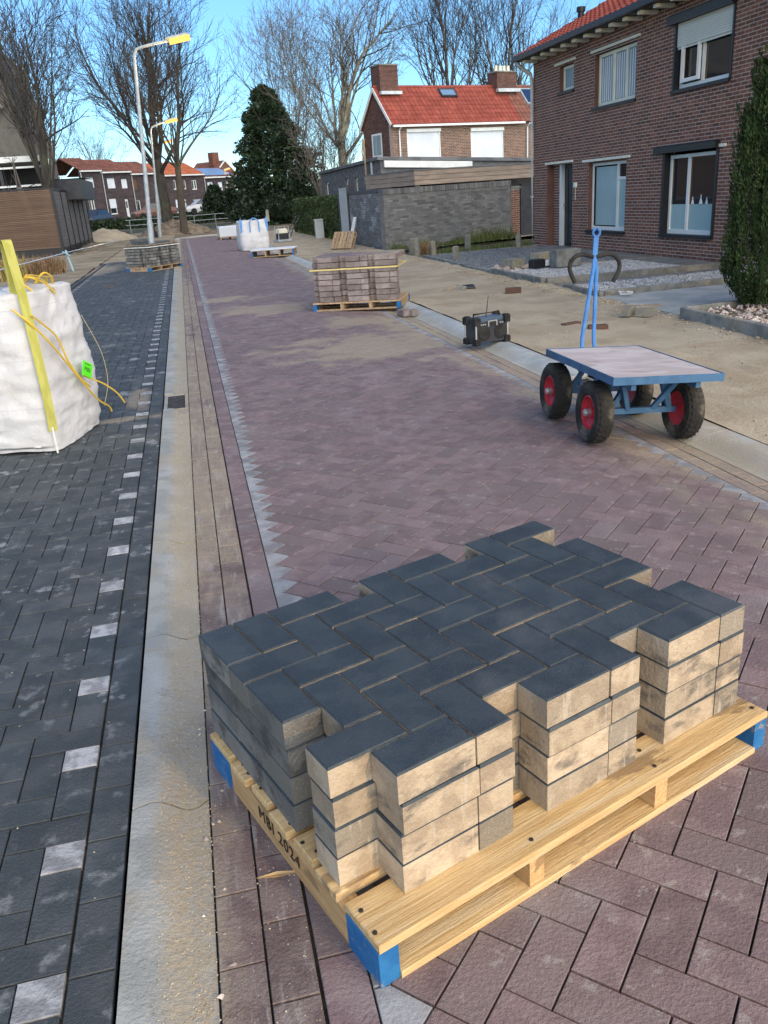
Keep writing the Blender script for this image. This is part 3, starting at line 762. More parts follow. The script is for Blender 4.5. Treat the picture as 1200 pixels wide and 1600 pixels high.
# liner, yellow cords and the tag
mb = MB(); v = []; n1, n2 = 26, 12
for j in range(n2):
    f = j / (n2 - 1)
    for i in range(n1):
        th = 2 * math.pi * i / n1; r0 = .20 * (1 - .55 * f) + .05 * noise.noise(Vector((math.cos(th) * 2, math.sin(th) * 2, f * 3)))
        v.append((-.08 + r0 * math.cos(th) * 1.25 + .05 * f, -.18 + r0 * math.sin(th), 1.02 + .27 * f * (1 - .18 * f) + .04 * noise.noise(Vector((math.cos(th) * 3, math.sin(th) * 3, 5 + f * 4)))))
mb.add(v, [(j * n1 + i, j * n1 + (i + 1) % n1, (j + 1) * n1 + (i + 1) % n1, (j + 1) * n1 + i) for j in range(n2 - 1) for i in range(n1)] + [tuple((n2 - 1) * n1 + i for i in range(n1))])
mb.build('liner', M_film, t, smooth=True)
def bw(x, y, z):   # world -> bag
    dx, dy = x - cx, y - cy_; c, s_ = math.cos(BR), math.sin(BR); return (c * dx + s_ * dy, -s_ * dx + c * dy, z)
mb = MB()
def cord(pts, r=.006): 
    P_ = np.array(pts, float); k = np.linspace(0, len(P_) - 1, (len(P_) - 1) * 6 + 1); Q = np.stack([np.interp(k, range(len(P_)), P_[:, i]) for i in range(3)], 1)
    for _ in range(5): Q[1:-1] = (Q[:-2] + 2 * Q[1:-1] + Q[2:]) / 4
    mb.tube(Q, r, 5)
F_ = .505
cord([(.36, -.48, 1.02), (.455, -.47, .93), (F_, -.34, .77), (F_ + .01, -.18, .60), (F_ + .012, .0, .42), (F_ + .01, .22, .22), (F_, .42, .13), (F_ - .01, .46, .08)], .0075)
cord([(.47, -.45, .97), (F_ + .006, -.22, .80), (F_ + .012, -.16, .60), (F_ + .018, -.02, .44), (F_ + .02, .10, .36)], .007)
cord([(F_ + .018, .02, .46), (F_ + .07, .22, .36), (F_ + .11, .36, .25), (F_ + .12, .44, .15)], .0065)
for k in range(3):
    a0 = random.uniform(0, 6.28); x, y_ = .22 + .05 * math.cos(a0), .02 + .05 * math.sin(a0)
    cord([(x, y_, 1.10), (x + .10 * math.cos(a0), y_ + .12 * math.sin(a0), 1.20 + .04 * random.random()), (x + .18 * math.cos(a0 + .7), y_ + .18 * math.sin(a0 + .7), 1.16), (x + .2 * math.cos(a0 + 1.2), y_ + .2 * math.sin(a0 + 1.2), 1.06)], .007)
mb.build('tie_cord', M_cord, t)
mb = MB()
for k in range(4):
    a0 = random.uniform(-.5, 1.8); ribbon(mb, [(.20, -.05, 1.10), (.22 + .1 * math.cos(a0), -.05 + .1 * math.sin(a0), 1.20), (.22 + .22 * math.cos(a0), -.05 + .22 * math.sin(a0), 1.17), (.22 + .25 * math.cos(a0 + .3), -.05 + .25 * math.sin(a0 + .3), 1.09)], [(0, 0, 1)] * 4, .02, .002)
mb.build('tie_ribbon', M_cord, t)
tg = MB(); tg.bbox((-.062, -.055, 0), (.062, .055, .0025), .001)
tago = tg.build('tag', M_green, t, loc=(F_ + .045, .05, .50), rot=(R(90), R(28), R(90 - 8)))
text('lettering', 'MBI', .048, M_ink, tago, (0, -.004, .0031), (0, 0, 0), .0004)
mb = MB(); mb.bbox((-.035, .034, .0026), (.035, .040, .003), 0.0002); mb.build('print_line', M_ink, tago)
mb = MB(); cord([(F_ - .06, .36, .86), (F_ - .02, .52, .55), (F_ - .03, .56, .30), (F_ - .08, .50, .12)], .002); mb.build('loose_cord', M_strapw, t)

t2, _, _, _ = big_bag('bulk_bag', 'white woven bag with blue lifting loops at the far end of the road', (2.42, 31.2, 0), .1, 1.0, 1.0, 'white bulk bags', 32, 20, 6)
mb = MB()
for (x, y_) in ((.45, -.45), (-.45, -.45), (.0, -.52)):
    w = .16 if x == 0 else .02
    pts = [(x - w, y_ - .02, .62), (x - w, y_ - .01, .95), (x - w * .6, y_, 1.04), (x, y_, 1.08), (x + w * .6, y_, 1.04), (x + w, y_ - .01, .95), (x + w, y_ - .02, .62)]
    ribbon(mb, pts, [(0, -1, 0)] * 7, .042, .006)
mb.build('lifting_strap', mk('blue_strap', (.10, .28, .60), rough=.7), t2)

# ---------------------------------------------------------------- flatbed hand cart
TC = thing('hand_cart', 'blue flatbed hand cart with red-rimmed wheels on the road edge', 'cart', (2.276, 4.312, .0), 0, rot=(-.010, .062, -.06))
L_, W_, Hc = 1.114, .70, .48
mb = MB(); mb.bbox((.012, .012, Hc - .022), (W_ - .012, L_ - .012, Hc - .001), .002); mb.build('platform', M_board, TC)
mb = MB()
for a, b in (((0, 0), (W_, .006)), ((0, L_ - .006), (W_, L_)), ((0, .006), (.006, L_ - .006)), ((W_ - .006, .006), (W_, L_ - .006))): mb.bbox((a[0], a[1], Hc - .045), (b[0], b[1], Hc + .002), .0015)
for y_ in (.012, L_ - .03): mb.box((.012, y_, Hc - .045), (W_ - .012, y_ + .018, Hc - .0225))
mb.build('edge_frame', M_cblue, TC)
r_w = .195; yf, yb = .36, 1.04; tr = .60; xw = .06
mb = MB()
for x in (.13, W_ - .16): mb.box((x, .03, Hc - .085), (x + .03, L_ - .03, Hc - .0455))
for y_ in (.30, .44, .98, 1.08): mb.box((.16, y_, Hc - .085), (W_ - .16, y_ + .025, Hc - .05))
mb.build('chassis', M_cblue, TC)
def bar(mb, a, b, w=.03, h=.03):
    a = np.array(a, float); b = np.array(b, float); d = b - a; l = np.linalg.norm(d); d /= l
    s_ = np.cross(d, (0, 1, 0) if abs(d[1]) < .9 else (1, 0, 0)); s_ /= np.linalg.norm(s_); u = np.cross(s_, d)
    mb.box((-w / 2, -h / 2, 0), (w / 2, h / 2, l), xf=lambda v: a + v[:, 0:1] * s_ + v[:, 1:2] * u + v[:, 2:3] * d)
zaxle = r_w
mb = MB(); mb.box((xw + .06, yf - .018, zaxle - .018), (xw + tr - .06, yf + .018, zaxle + .018)); mb.build('fixed_axle', M_cblue, TC)
mb = MB(); mb.box((xw + .06, yb - .018, zaxle - .02), (xw + tr - .06, yb + .018, zaxle + .02)); mb.lathe([(.14, Hc - .15), (.15, Hc - .135), (.15, Hc - .10), (.14, Hc - .086)], sides=20, xf=lambda v: v + np.array([xw + tr / 2, yb, 0]))
for x in (xw + .12, xw + tr - .12): bar(mb, (x, yb, zaxle + .02), (xw + tr / 2 + (x - xw - tr / 2) * .55, yb, Hc - .14))
mb.build('turning_axle', M_cblue, TC)
mb = MB()
for x, dx in ((xw + .10, .10), (xw + tr - .10, -.10)):
    bar(mb, (x, yf, zaxle), (x + dx, yf - .05, Hc - .06)); bar(mb, (x, yf, zaxle), (x + .0, yf + .08, Hc - .06))
    bar(mb, (x + dx * 1.2, yf, zaxle), (x + dx * .1, yf - .12, Hc - .06))
mb.build('axle_brace', M_cblue, TC)
def wheel(x, y_, rz, out):
    w = thing_part = bpy.data.objects.new('wheel', None); COL.objects.link(w); w.parent = TC; w.location = (x, y_, r_w); w.rotation_euler = (0, 0, rz)
    mb = MB(); prof = [(.108, -.042), (.118, -.052), (.150, -.060), (.178, -.054), (.190, -.036), (.1945, -.012), (.1945, .012), (.190, .036), (.178, .054), (.150, .060), (.118, .052), (.108, .042)]
    mb.lathe(prof, 'x', 36)
    for k in range(30):          # tread lugs
        a0 = k * 2 * math.pi / 30
        for sg in (-1, 1):
            def xf(v, a0=a0, sg=sg):
                th = a0 + sg * .05 + v[:, 1]; return np.stack([v[:, 0], v[:, 2] * np.cos(th), v[:, 2] * np.sin(th)], -1)
            mb.box((.004 * sg if sg > 0 else -.040, -.035, .186), (.040 if sg > 0 else -.004, .035, .1975), xf=xf)
    mb.build('tyre', M_tyre, w, smooth=False)
    mb = MB(); s_ = out
    mb.lathe([(.109, -.043 * s_), (.110, .043 * s_), (.100, .046 * s_), (.094, .030 * s_), (.055, .008 * s_), (.035, .014 * s_), (.034, .030 * s_), (.0, .032 * s_)], 'x', 28)
    mb.lathe([(.109, -.043 * s_), (.06, -.03 * s_), (.0, -.03 * s_)], 'x', 24)
    mb.build('rim', M_rim, w, smooth=False)
    mb = MB(); mb.lathe([(.024, .030 * s_), (.024, .062 * s_), (.018, .07 * s_), (0., .072 * s_)], 'x', 14); mb.build('hub_cap', M_steel, w)
wheel(xw, yf, 0, -1); wheel(xw + tr, yf, 0, 1); wheel(xw, yb, .0, -1); wheel(xw + tr, yb, .0, 1)
# drawbar: standing upright at the far end
mb = MB()
cxh = .435
bx0 = .30
mb.tube([(bx0 - .05, yb + .03, .22), (bx0 + .0, yb + .16, .55), (cxh - .012, yb + .34, 1.0), (cxh, yb + .37, 1.09)], .015, 8)
mb.tube([(bx0 + .075, yb + .03, .22), (bx0 + .085, yb + .16, .55), (cxh + .012, yb + .34, 1.0), (cxh, yb + .37, 1.09)], .015, 8)
mb.box((cxh - .018, yb + .355, 1.06), (cxh + .018, yb + .367, 1.225))
th = np.linspace(0, 2 * math.pi, 15)
mb.tube([(cxh + .026 * math.cos(a), yb + .361, 1.245 + .026 * math.sin(a)) for a in th], .009, 6, cap=False)
mb.build('drawbar', M_cblue2, TC)
for sg in (-1, 1):
    mb = MB(); pts = [(cxh + sg * a, yb + .36 - c, 1.08 + b) for a, b, c in ((.012, 0, 0), (.085, .022, .0), (.15, .010, .005), (.188, -.035, .01), (.192, -.085, .015), (.165, -.14, .02), (.145, -.175, .02))]
    k = np.linspace(0, 6, 25); P_ = np.array(pts); Q = np.stack([np.interp(k, range(7), P_[:, i]) for i in range(3)], 1)
    for _ in range(3): Q[1:-1] = (Q[:-2] + 2 * Q[1:-1] + Q[2:]) / 4
    mb.tube(Q, .0155, 9); mb.build('handle_grip', M_rubber, TC, smooth=True)

# ---------------------------------------------------------------- site radio
ang = math.atan2(.13, .46)
TR = thing('site_radio', 'black site radio with silver bars and aerial on the right kerb', 'radio', (3.0, 8.42, .006), ang)
w, d, h = .225, .12, .29
mb = MB(); mb.bbox((-w + .02, -d + .02, .02), (w - .02, d - .02, h - .055), .012); mb.build('body', M_anth, TR)
mb = MB(); mb.prism([(-w + .05, -d + .03), (w - .05, -d + .03), (w - .05, d - .03), (-w + .05, d - .03)], h - .055, h - .015, .015); mb.build('top_panel', mk('blue_black_plastic', (.05, .08, .12), rough=.3, spec=.6), TR)
for sx_ in (-1, 1):
    for sy_ in (-1, 1):
        for (z0, z1) in ((0, .07), (h - .085, h)):
            mb = MB(); x0, x1 = sorted((sx_ * (w - .07), sx_ * w)); y0, y1 = sorted((sy_ * (d - .07), sy_ * d)); mb.bbox((x0, y0, z0), (x1, y1, z1), .014); mb.build('corner_bumper', M_rubber, TR)
        mb = MB(); mb.tube([(sx_ * (w - .022), sy_ * (d - .022), .06), (sx_ * (w - .022), sy_ * (d - .022), h - .08)], .010, 8); mb.build('roll_bar', M_steel, TR)
for x in (-.105, .105):
    mb = MB(); mb.lathe([(.075, 0), (.078, .006), (.066, .009), (.0, .004)], 'y', 24, xf=lambda v, x=x: v * np.array([1, -1, 1]) + np.array([x, -d + .0205, .12])); mb.build('speaker', M_rubber, TR)
mb = MB(); mb.bbox((-.045, -d + .006, .192), (.045, -d + .0195, .232), .003); mb.build('display', M_black, TR)
mb = MB()
for a, b in (((-.058, .187), (-.048, .243)), ((.048, .187), (.058, .243)), ((-.048, .235), (.048, .243))): mb.box((a[0], -d + .004, a[1]), (b[0], -d + .019, b[1]))
mb.build('display_frame', M_steel, TR)
for k in range(5):
    mb = MB(); mb.bbox((-.14 + .026 * k - .01, -d + .012, .205), (-.14 + .026 * k + .006, -d + .0198, .215), .001) if k < 3 else mb.bbox((.02 + .026 * k, -d + .012, .205), (.036 + .026 * k, -d + .0198, .215), .001); mb.build('button', M_galv, TR)
mb = MB(); mb.tube([(-w + .06, 0, h - .02), (-w + .06, 0, h + .02), (w - .06, 0, h + .02), (w - .06, 0, h - .02)], .012, 8); mb.build('carry_handle', M_rubber, TR)
mb = MB(); mb.tube([(.03, .05, h - .02), (.05, .055, h + .06), (.075, .06, h + .19)], [.006, .005, .003], 6); mb.build('aerial', M_black, TR)

# ---------------------------------------------------------------- loose bricks, debris, pebbles
def loose(label, x, y_, rz, z=0.01, dims=(.21, .105, .08), mat=None, grp='loose paving bricks'):
    mb = MB(); mb.bbox((-dims[0] / 2, -dims[1] / 2, 0), (dims[0] / 2, dims[1] / 2, dims[2]), .004, topmat=0, rnd=random.random())
    return one(mb, 'loose_brick', mat or M_pside, label, 'brick', grp, (x, y_, z), (0, 0, rz))
loose('red brick on edge beside the strapped stack, nearest the kerb', 2.93, 11.22, .5, -.03, (.105, .105, .08))
loose('red brick half behind the strapped stack corner', 2.82, 11.30, .2, -.03, (.105, .21, .08))
loose('grey brick standing at the edging beside the concrete drive, left of its pair', 4.98, 9.02, -.9, .03, (.105, .2, .1), M_post)
loose('grey brick lying at the edging beside the concrete drive, right of its pair', 5.1, 8.82, -.9, .03, (.2, .105, .09), M_post)
loose('brown brick half buried in the sand behind the cart drawbar', 4.33, 8.5, -.3, .0, (.21, .105, .05), M_brick2)
loose('thin brick tilted in the sand left of the buried brown brick', 4.22, 8.95, .3, .0, (.24, .08, .03), M_brick2)
loose('small reddish brick lying alone in the middle of the sand', 4.77, 12.15, -.35, .02, (.24, .1, .08), M_brick2)
loose('reddish tile lying on the charcoal pavement in front of the grey stack', -1.85, 20.6, .2, .001, (.3, .25, .012), mk('manhole_red', (.12, .075, .065), rough=.9))
loose('broken brick on the gravel bed edge near the white house', 5.98, 15.21, .4, .1, (.34, .28, .16), M_post)
loose('rounded beige stone on the dark gravel bed', 7.13, 16.5, .3, .08, (.42, .28, .14), M_grit)
loose('grey block on the pale gravel behind the cart handle', 6.75, 14.6, .1, .1, (.5, .25, .3), M_edge)
mb = MB(); mb.bbox((-.2, -.09, 0), (.05, .09, .15), .02, 1); mb.bbox((.0501, -.08, .02), (.26, .08, .12), .03, 0)
one(mb, 'bucket_tool', [M_film, M_black], 'black and silver tool lying on the pale gravel', 'tool', loc=(6.35, 14.8, .1), rot=(0, 0, .2))
t = thing('rubble_heap', 'small heap of dark debris in the middle of the sand strip', 'debris', (4.24, 13.35, 0))
for k in range(9):
    mb = MB(); a0 = random.uniform(0, 6.28); rr = random.random() * .3; q = random.uniform(.04, .11)
    mb.bbox((-q, -q * .6, 0), (q, q * .6, q * .6), q * .2, rnd=random.random()); mb.build('rubble', random.choice([M_brick, M_black, M_oldwood, M_post]), t, loc=(rr * math.cos(a0), rr * .4 * math.sin(a0), .0), rot=(random.random() * .5, random.random() * .5, a0))
def stones(n, fn, size, zfun, seed=1):
    rg = np.random.default_rng(seed); mb = MB()
    base = np.array([[1, 0, 0], [-1, 0, 0], [0, 1, 0], [0, -1, 0], [0, 0, 1], [0, 0, -1]], float)
    fb = np.array([[0, 2, 4], [2, 1, 4], [1, 3, 4], [3, 0, 4], [2, 0, 5], [1, 2, 5], [3, 1, 5], [0, 3, 5]])
    P_ = fn(rg, n); S_ = rg.uniform(size[0], size[1], n)
    Rm = rg.normal(size=(n, 6, 3)) * .22 + base
    an = rg.uniform(0, 6.28, n); c, s_ = np.cos(an), np.sin(an)
    x = Rm[:, :, 0] * c[:, None] - Rm[:, :, 1] * s_[:, None]; y_ = Rm[:, :, 0] * s_[:, None] + Rm[:, :, 1] * c[:, None]
    V = np.stack([x, y_, Rm[:, :, 2] * .7], -1) * S_[:, None, None]
    V[:, :, 0] += P_[:, 0:1]; V[:, :, 1] += P_[:, 1:2]; V[:, :, 2] += zfun(P_[:, 0], P_[:, 1])[:, None] + (S_ * .35)[:, None]
    F = (fb[None] + (np.arange(n) * 6)[:, None, None]).reshape(-1, 3)
    mb.add(V.reshape(-1, 3), F, 0, np.repeat(rg.random(n), 8).astype(np.float32)); return mb
def band_pts(x0, x1, y0, y1, pw=1.0):
    return lambda rg, n: np.stack([rg.uniform(x0, x1, n), y0 + (y1 - y0) * rg.random(n) ** pw], -1)
def kerbz(x, y_): return np.array([kp(a) if a < -.16 else 0. for a in x])
stones(5200, band_pts(-.30, -.155, .6, 6.9, 1.6), (.0010, .0030), kerbz, 3).build('grit_on_kerb', M_grit, None, 'stuff')
stones(1300, band_pts(-.16, .05, .6, 6.5, 1.5), (.0008, .0026), kerbz, 4).build('grit_on_gutter', M_grit, None, 'stuff')
stones(16, lambda rg, n: np.stack([-.15 + rg.normal(size=n) * .02, rg.uniform(1.0, 3.2, n)], -1), (.004, .009), kerbz, 8).build('pebbles_on_gutter', M_pebble, None, 'stuff')
stones(260, lambda rg, n: np.stack([rg.uniform(.2, 2.6, n), .7 + 7 * rg.random(n) ** 2], -1), (.001, .003), lambda x, y_: zr(x), 5).build('crumbs_on_road', M_grit, None, 'stuff')
stones(260, lambda rg, n: np.stack([rg.uniform(-2.5, -.4, n), .8 + 7 * rg.random(n) ** 2], -1), (.0015, .004), lambda x, y_: x * 0, 6).build('crumbs_on_pavement', M_grit, None, 'stuff')
def sz(x, y_): return np.array([sandz(a, b) for a, b in zip(x, y_)])
stones(1500, lambda rg, n: np.stack([5.42 - np.abs(rg.normal(size=n)) * .16, rg.uniform(5, 26, n)], -1), (.005, .024), sz, 7).build('clods_along_edging', M_sand, None, 'stuff')
stones(700, lambda rg, n: np.stack([rg.uniform(3.3, 5.3, n), rg.uniform(3, 26, n)], -1), (.004, .014), sz, 17).build('crumbs_on_sand', M_sand, None, 'stuff')
mb = MB(); mb.add([(-.055, 0, .004), (.0, -.006, .008), (.06, .002, .005), (.0, .007, .009)], [(0, 1, 2, 3)]); mb.add([(-.055, 0, .002), (.0, -.006, .002), (.06, .002, .002), (.0, .007, .002)], [(3, 2, 1, 0)])
one(mb, 'wood_splinter', M_wood, 'pale wood splinter on the gutter row left of the nearest pallet', 'splinter', loc=(.0, 1.63, .0), rot=(0, 0, -.1))

# ---------------------------------------------------------------- buildings
def wall(parent, name, x0, x1, z0, z1, openings, brickm, mortm, y0=0., th=.22, L=.21, Hc=.0625, jt=.013, proud=.0022, singles=0, bond=.5, side=None, reveal=.12, seed=1):
    """wall face in the local x-z plane at y0 (outside is -y): a mortar body with openings, bricks standing proud of it"""
    rg = np.random.default_rng(seed)
    xs = sorted(set([x0, x1] + [v for o in openings for v in o[:2]])); zs = sorted(set([z0, z1] + [v for o in openings for v in o[2:]]))
    mb = MB()
    for a, b in zip(xs[:-1], xs[1:]):
        for c, d in zip(zs[:-1], zs[1:]):
            mx, mz = (a + b) / 2, (c + d) / 2
            if not any(o[0] < mx < o[1] and o[2] < mz < o[3] for o in openings): mb.box((a, y0, c), (b, y0 + th, d))
    w = mb.build(name, mortm, parent)
    rest = MB(); cache = {}; n = 0
    nc = int((z1 - z0) / Hc)
    cand = []
    for k in range(nc):
        za, zb = z0 + k * Hc, z0 + (k + 1) * Hc - jt
        off = (k % 2) * bond * L
        x = x0 - off
        ivs = [(x0, x1)]
        for o in openings:
            if min(zb, o[3]) - max(za, o[2]) > .3 * (zb - za):
                nv = []
                for a, b in ivs:
                    if o[1] <= a or o[0] >= b: nv.append((a, b)); continue
                    if o[0] > a: nv.append((a, o[0]))
                    if o[1] < b: nv.append((o[1], b))
                ivs = nv
        while x < x1:
            for a, b in ivs:
                p, q_ = max(a, x), min(b, x + L - jt)
                if q_ - p > .02: cand.append((p, q_, za, zb))
            x += L
    full = L - jt
    for (p, q_, za, zb) in cand:
        rnd = rg.random(); pr = proud * (.75 + .5 * rg.random())
        cnd = abs(q_ - p - full) < 1e-4
        if n < singles and cnd and (side is None or side(p, za)):
            key = int(rnd * 10)
            if key not in cache:
                m2 = MB(); m2.box((-full / 2, -proud, -(Hc - jt) / 2), (full / 2, .0005, (Hc - jt) / 2), rnd=(key + .5) / 10); cache[key] = m2.mesh('brick', brickm)
            obj('brick', cache[key], w, None, ((p + q_) / 2, y0, (za + zb) / 2)); n += 1
        else:
            rest.box((p, y0 - pr, za), (q_, y0 + .0005, zb), rnd=rnd)
    if rest.nv: rest.build('brick', brickm, w, 'stuff')
    return w
def window(parent, x0, x1, z0, z1, y=.09, fw=.055, mull=(), trans=(), panes=None, mat=None, sill=None, dep=.05, label=None):
    mat = mat or M_wpaint
    mb = MB()
    mb.bbox((x0, y, z0), (x0 + fw, y + dep, z1), .004); mb.bbox((x1 - fw, y, z0), (x1, y + dep, z1), .004)
    mb.bbox((x0 + fw, y, z0), (x1 - fw, y + dep, z0 + fw * 1.25), .004); mb.bbox((x0 + fw, y, z1 - fw), (x1 - fw, y + dep, z1), .004)
    for m in mull: mb.bbox((m - fw * .6, y + .001, z0 + fw * 1.25), (m + fw * .6, y + dep, z1 - fw), .003)
    for a, b, z in trans: mb.bbox((a, y + .002, z - fw * .5), (b, y + dep, z + fw * .5), .003)
    f = mb.build('window', mat, parent)
    if label: f['label'] = label
    for (a, b, c, d, m) in (panes or [(x0 + fw, x1 - fw, z0 + fw, z1 - fw, M_glass)]):
        mb = MB(); mb.box((a, y + dep * .55, c), (b, y + dep * .75, d)); mb.build('pane', m, f)
    if sill:
        mb = MB(); mb.bbox((x0 - .06, -.05, z0 - .06), (x1 + .06, y + dep, z0 - .002), .006); mb.build('sill', sill, f)
    return f
def roof(parent, name, x0, x1, ye, ze, yr, zr_, tm, tw=.22, tl=.32, thick=.05, singles=0, base=None, curved=True, seed=3):
    """one slope of pantiles from the eave (ye, ze) up to the ridge (yr, zr_)"""
    rg = np.random.default_rng(seed)
    d = np.array([yr - ye, zr_ - ze]); S = np.hypot(*d); d /= S; nrm = np.array([-d[1], d[0]]);
    if nrm[1] < 0: nrm = -nrm
    mb = MB(); 
    def P_(x, s, h): return (x, ye + d[0] * s + nrm[0] * h, ze + d[1] * s + nrm[1] * h)
    v = [P_(x0, 0, 0), P_(x1, 0, 0), P_(x1, S, 0), P_(x0, S, 0), P_(x0, 0, -thick), P_(x1, 0, -thick), P_(x1, S, -thick), P_(x0, S, -thick)]
    mb.add(v, [(0, 1, 2, 3), (7, 6, 5, 4), (0, 4, 5, 1), (1, 5, 6, 2), (2, 6, 7, 3), (3, 7, 4, 0)])
    r_ = mb.build(name, base or tm, parent)
    prof = [(0, .008), (.22, .034), (.45, .036), (.68, .010), (.95, .003)] if curved else [(0, .012), (.97, .012)]
    rest = MB(); n = 0; cache = {}
    nx = int((x1 - x0) / tw); ns = int(S / tl)
    tw2 = (x1 - x0) / nx; tl2 = S / ns
    def tile(mb, ox, os, rnd, off=(0, 0, 0)):
        k = len(prof); vv = []
        for s_, lift in ((-.03, .032), (tl2 * 1.0, .006)):
            for px_, h in prof: vv.append(np.array(P_(ox + px_ * tw2, os + s_, h + lift)) - np.array(off))
        for px_, h in prof: vv.append(np.array(P_(ox + px_ * tw2, os - .03, h + .004)) - np.array(off))
        fs = [(i, i + 1, k + i + 1, k + i) for i in range(k - 1)] + [(2 * k + i, 2 * k + i + 1, i + 1, i) for i in range(k - 1)]
        mb.add(vv, fs, 0, rnd)
    for j in range(ns):
        for i in range(nx):
            rnd = rg.random()
            if n < singles:
                key = int(rnd * 8)
                if key not in cache:
                    m2 = MB(); tile(m2, 0, 0, (key + .5) / 8, P_(0, 0, 0)); cache[key] = m2.mesh('tile', tm)
                obj('tile', cache[key], r_, None, P_(x0 + i * tw2, j * tl2, 0)); n += 1
            else: tile(rest, x0 + i * tw2, j * tl2, rnd)
    if rest.nv: rest.build('tile', tm, r_, 'stuff')
    return r_, P_, S

# --- the big brick house on the right: x runs towards the photographer, y into the house
H1 = thing('brick_house', 'tall red-brown brick house on the right with cream window frames and red tiled roof', 'house', (9.0, 21.4, 0), R(-90))
ops = [(.85, 2.28, 0, 1.94), (1.53, 2.28, 3.45, 4.0), (3.3, 5.05, 2.95, 3.98), (6.42, 8.1, 2.92, 4.0), (3.1, 4.8, .46, 1.88), (6.22, 7.92, .46, 1.92)]
wall(H1, 'wall', 0, 16, 0, 4.42, ops, M_brick, M_mortar, L=.20, Hc=.0605, jt=.0145, singles=300, side=lambda x, z: 5.2 < x < 9.4 and z < 3.0)
mb = MB(); mb.box((0.001, .221, 0), (.22, 7.5, 4.4)); mb.build('gable_wall', M_brick, H1)
mb = MB(); mb.box((.23, 1.2, 0), (16, 1.25, 4.4)); mb.box((.23, .23, 2.35), (16, 1.19, 2.5)); mb.build('interior', M_inside, H1)
for (a, b, c, d) in ops:
    mb = MB(); e = .0025
    mb.box((a, .001, c), (a + e, .2, d)); mb.box((b - e, .001, c), (b, .2, d)); mb.box((a + e, .001, d - e), (b - e, .2, d)); mb.build('reveal', M_brick5, H1)
# door niche
mb = MB(); mb.box((.30, .2201, 0), (.85, .5, 1.94)); mb.build('door_reveal', M_brick, H1)
dr = MB(); dr.bbox((1.36, .235, .05), (2.26, .28, 1.92), .004); dr = dr.build('door', M_black, H1)
for k in range(4):
    mb = MB(); mb.bbox((1.44 + .2 * k, .222, .15), (1.58 + .2 * k, .2345, 1.82), .004); mb.build('door_board', M_anth, dr)
mb = MB(); mb.lathe([(.0, 0), (.018, 0), (.018, .05), (0, .055)], 'y', 10, xf=lambda v: v * np.array([1, -1, 1]) + np.array([1.42, .23, 1.0])); mb.build('handle', M_steel, dr)
mb = MB(); mb.bbox((1.22, .16, .05), (1.345, .27, 1.925), .004); mb.box((.85, .16, 1.9255), (2.28, .22, 1.9395)); mb.build('door_frame', M_wpaint, H1)
mb = MB(); mb.bbox((.80, -.28, -.02), (2.35, .3, .05), .01); mb.build('door_step', M_edge, H1)
wall(H1, 'niche_wall', .857, 1.215, .05, 1.93, [], M_brick, M_mortar, y0=.17, th=.04, L=.20, Hc=.0605, jt=.0145)
cl = M_curt
window(H1, 1.55, 2.26, 3.47, 3.99, fw=.06, panes=[(1.6, 2.2, 3.52, 3.94, M_curt)], mat=M_cream, sill=M_black)
f = window(H1, 3.32, 5.03, 2.97, 3.97, fw=.06, mull=(3.97, 4.5), panes=[(3.38, 3.93, 3.04, 3.91, M_curt), (4.01, 4.46, 3.04, 3.91, M_curt), (4.54, 4.97, 3.04, 3.91, M_curt)], mat=M_cream, sill=M_black)
for k, (a, b) in enumerate(((3.38, 3.93), (4.01, 4.46), (4.54, 4.97))):      # light inner blinds
    mb = MB()
    for j in range(5): mb.box((a + .06 + .09 * j, .112, 3.06), (a + .09 + .09 * j, .116, 3.88))
    mb.build('blind_strip', M_shut, f, 'stuff')
f = window(H1, 6.46, 8.06, 2.94, 3.96, fw=.06, mull=(7.16,), panes=[(6.52, 7.12, 3.0, 3.9, M_glass), (7.2, 8.0, 3.0, 3.9, M_glass)], sill=M_black)
mb = MB()
for (a, b) in (((6.56, .03), (6.62, .075)), ((7.06, .03), (7.12, .075))): mb.box((a[0], a[1], 3.04), (b[0], b[1], 3.86))
mb.box((6.62, .03, 3.04), (7.06, .075, 3.10)); mb.build('open_sash', M_wpaint, f)
mb = MB(); mb.box((7.72, .125, 3.0), (7.98, .135, 3.6)); mb.build('curtain', M_curt, f)
rs = MB(); rs.box((6.44, .035, 3.58), (8.08, .042, 3.62)); rs = rs.build('roller_shutter', M_slat, H1)
for k in range(10):
    mb = MB(); mb.bbox((6.445, .012, 3.622 + k * .037), (8.075, .03, 3.655 + k * .037), .004, rnd=random.random()); mb.build('slat', M_slat, rs)
bx = MB(); bx.bbox((6.25, -.10, 3.985), (8.15, .0, 4.14), .02); bx.build('shutter_box', M_black, H1)
mb = MB(); mb.bbox((6.39, -.02, 2.93), (6.435, .09, 3.98), .004); mb.bbox((8.085, -.02, 2.93), (8.13, .09, 3.98), .004); mb.build('shutter_rail', M_black, H1, 'stuff')
f = window(H1, 3.12, 4.78, .48, 1.87, fw=.06, mull=(4.28,), trans=[(4.3, 4.74, 1.53)], panes=[(3.22, 4.25, .58, 1.78, M_frost), (4.32, 4.72, .55, 1.5, M_frost), (4.32, 4.72, 1.57, 1.8, M_glass)], mat=M_wpaint, sill=M_black)
mb = MB(); mb.box((3.18, .108, .57), (3.26, .113, 1.8)); mb.build('curtain', M_inside, f)
f = window(H1, 6.3, 7.86, .48, 1.86, fw=.06, mull=(6.92,), panes=[(6.36, 6.88, .55, 1.0, M_frost), (6.96, 7.8, .55, 1.0, M_frost), (6.36, 6.88, 1.0, 1.8, M_glass), (6.96, 7.8, 1.0, 1.8, M_glass)], sill=M_black)
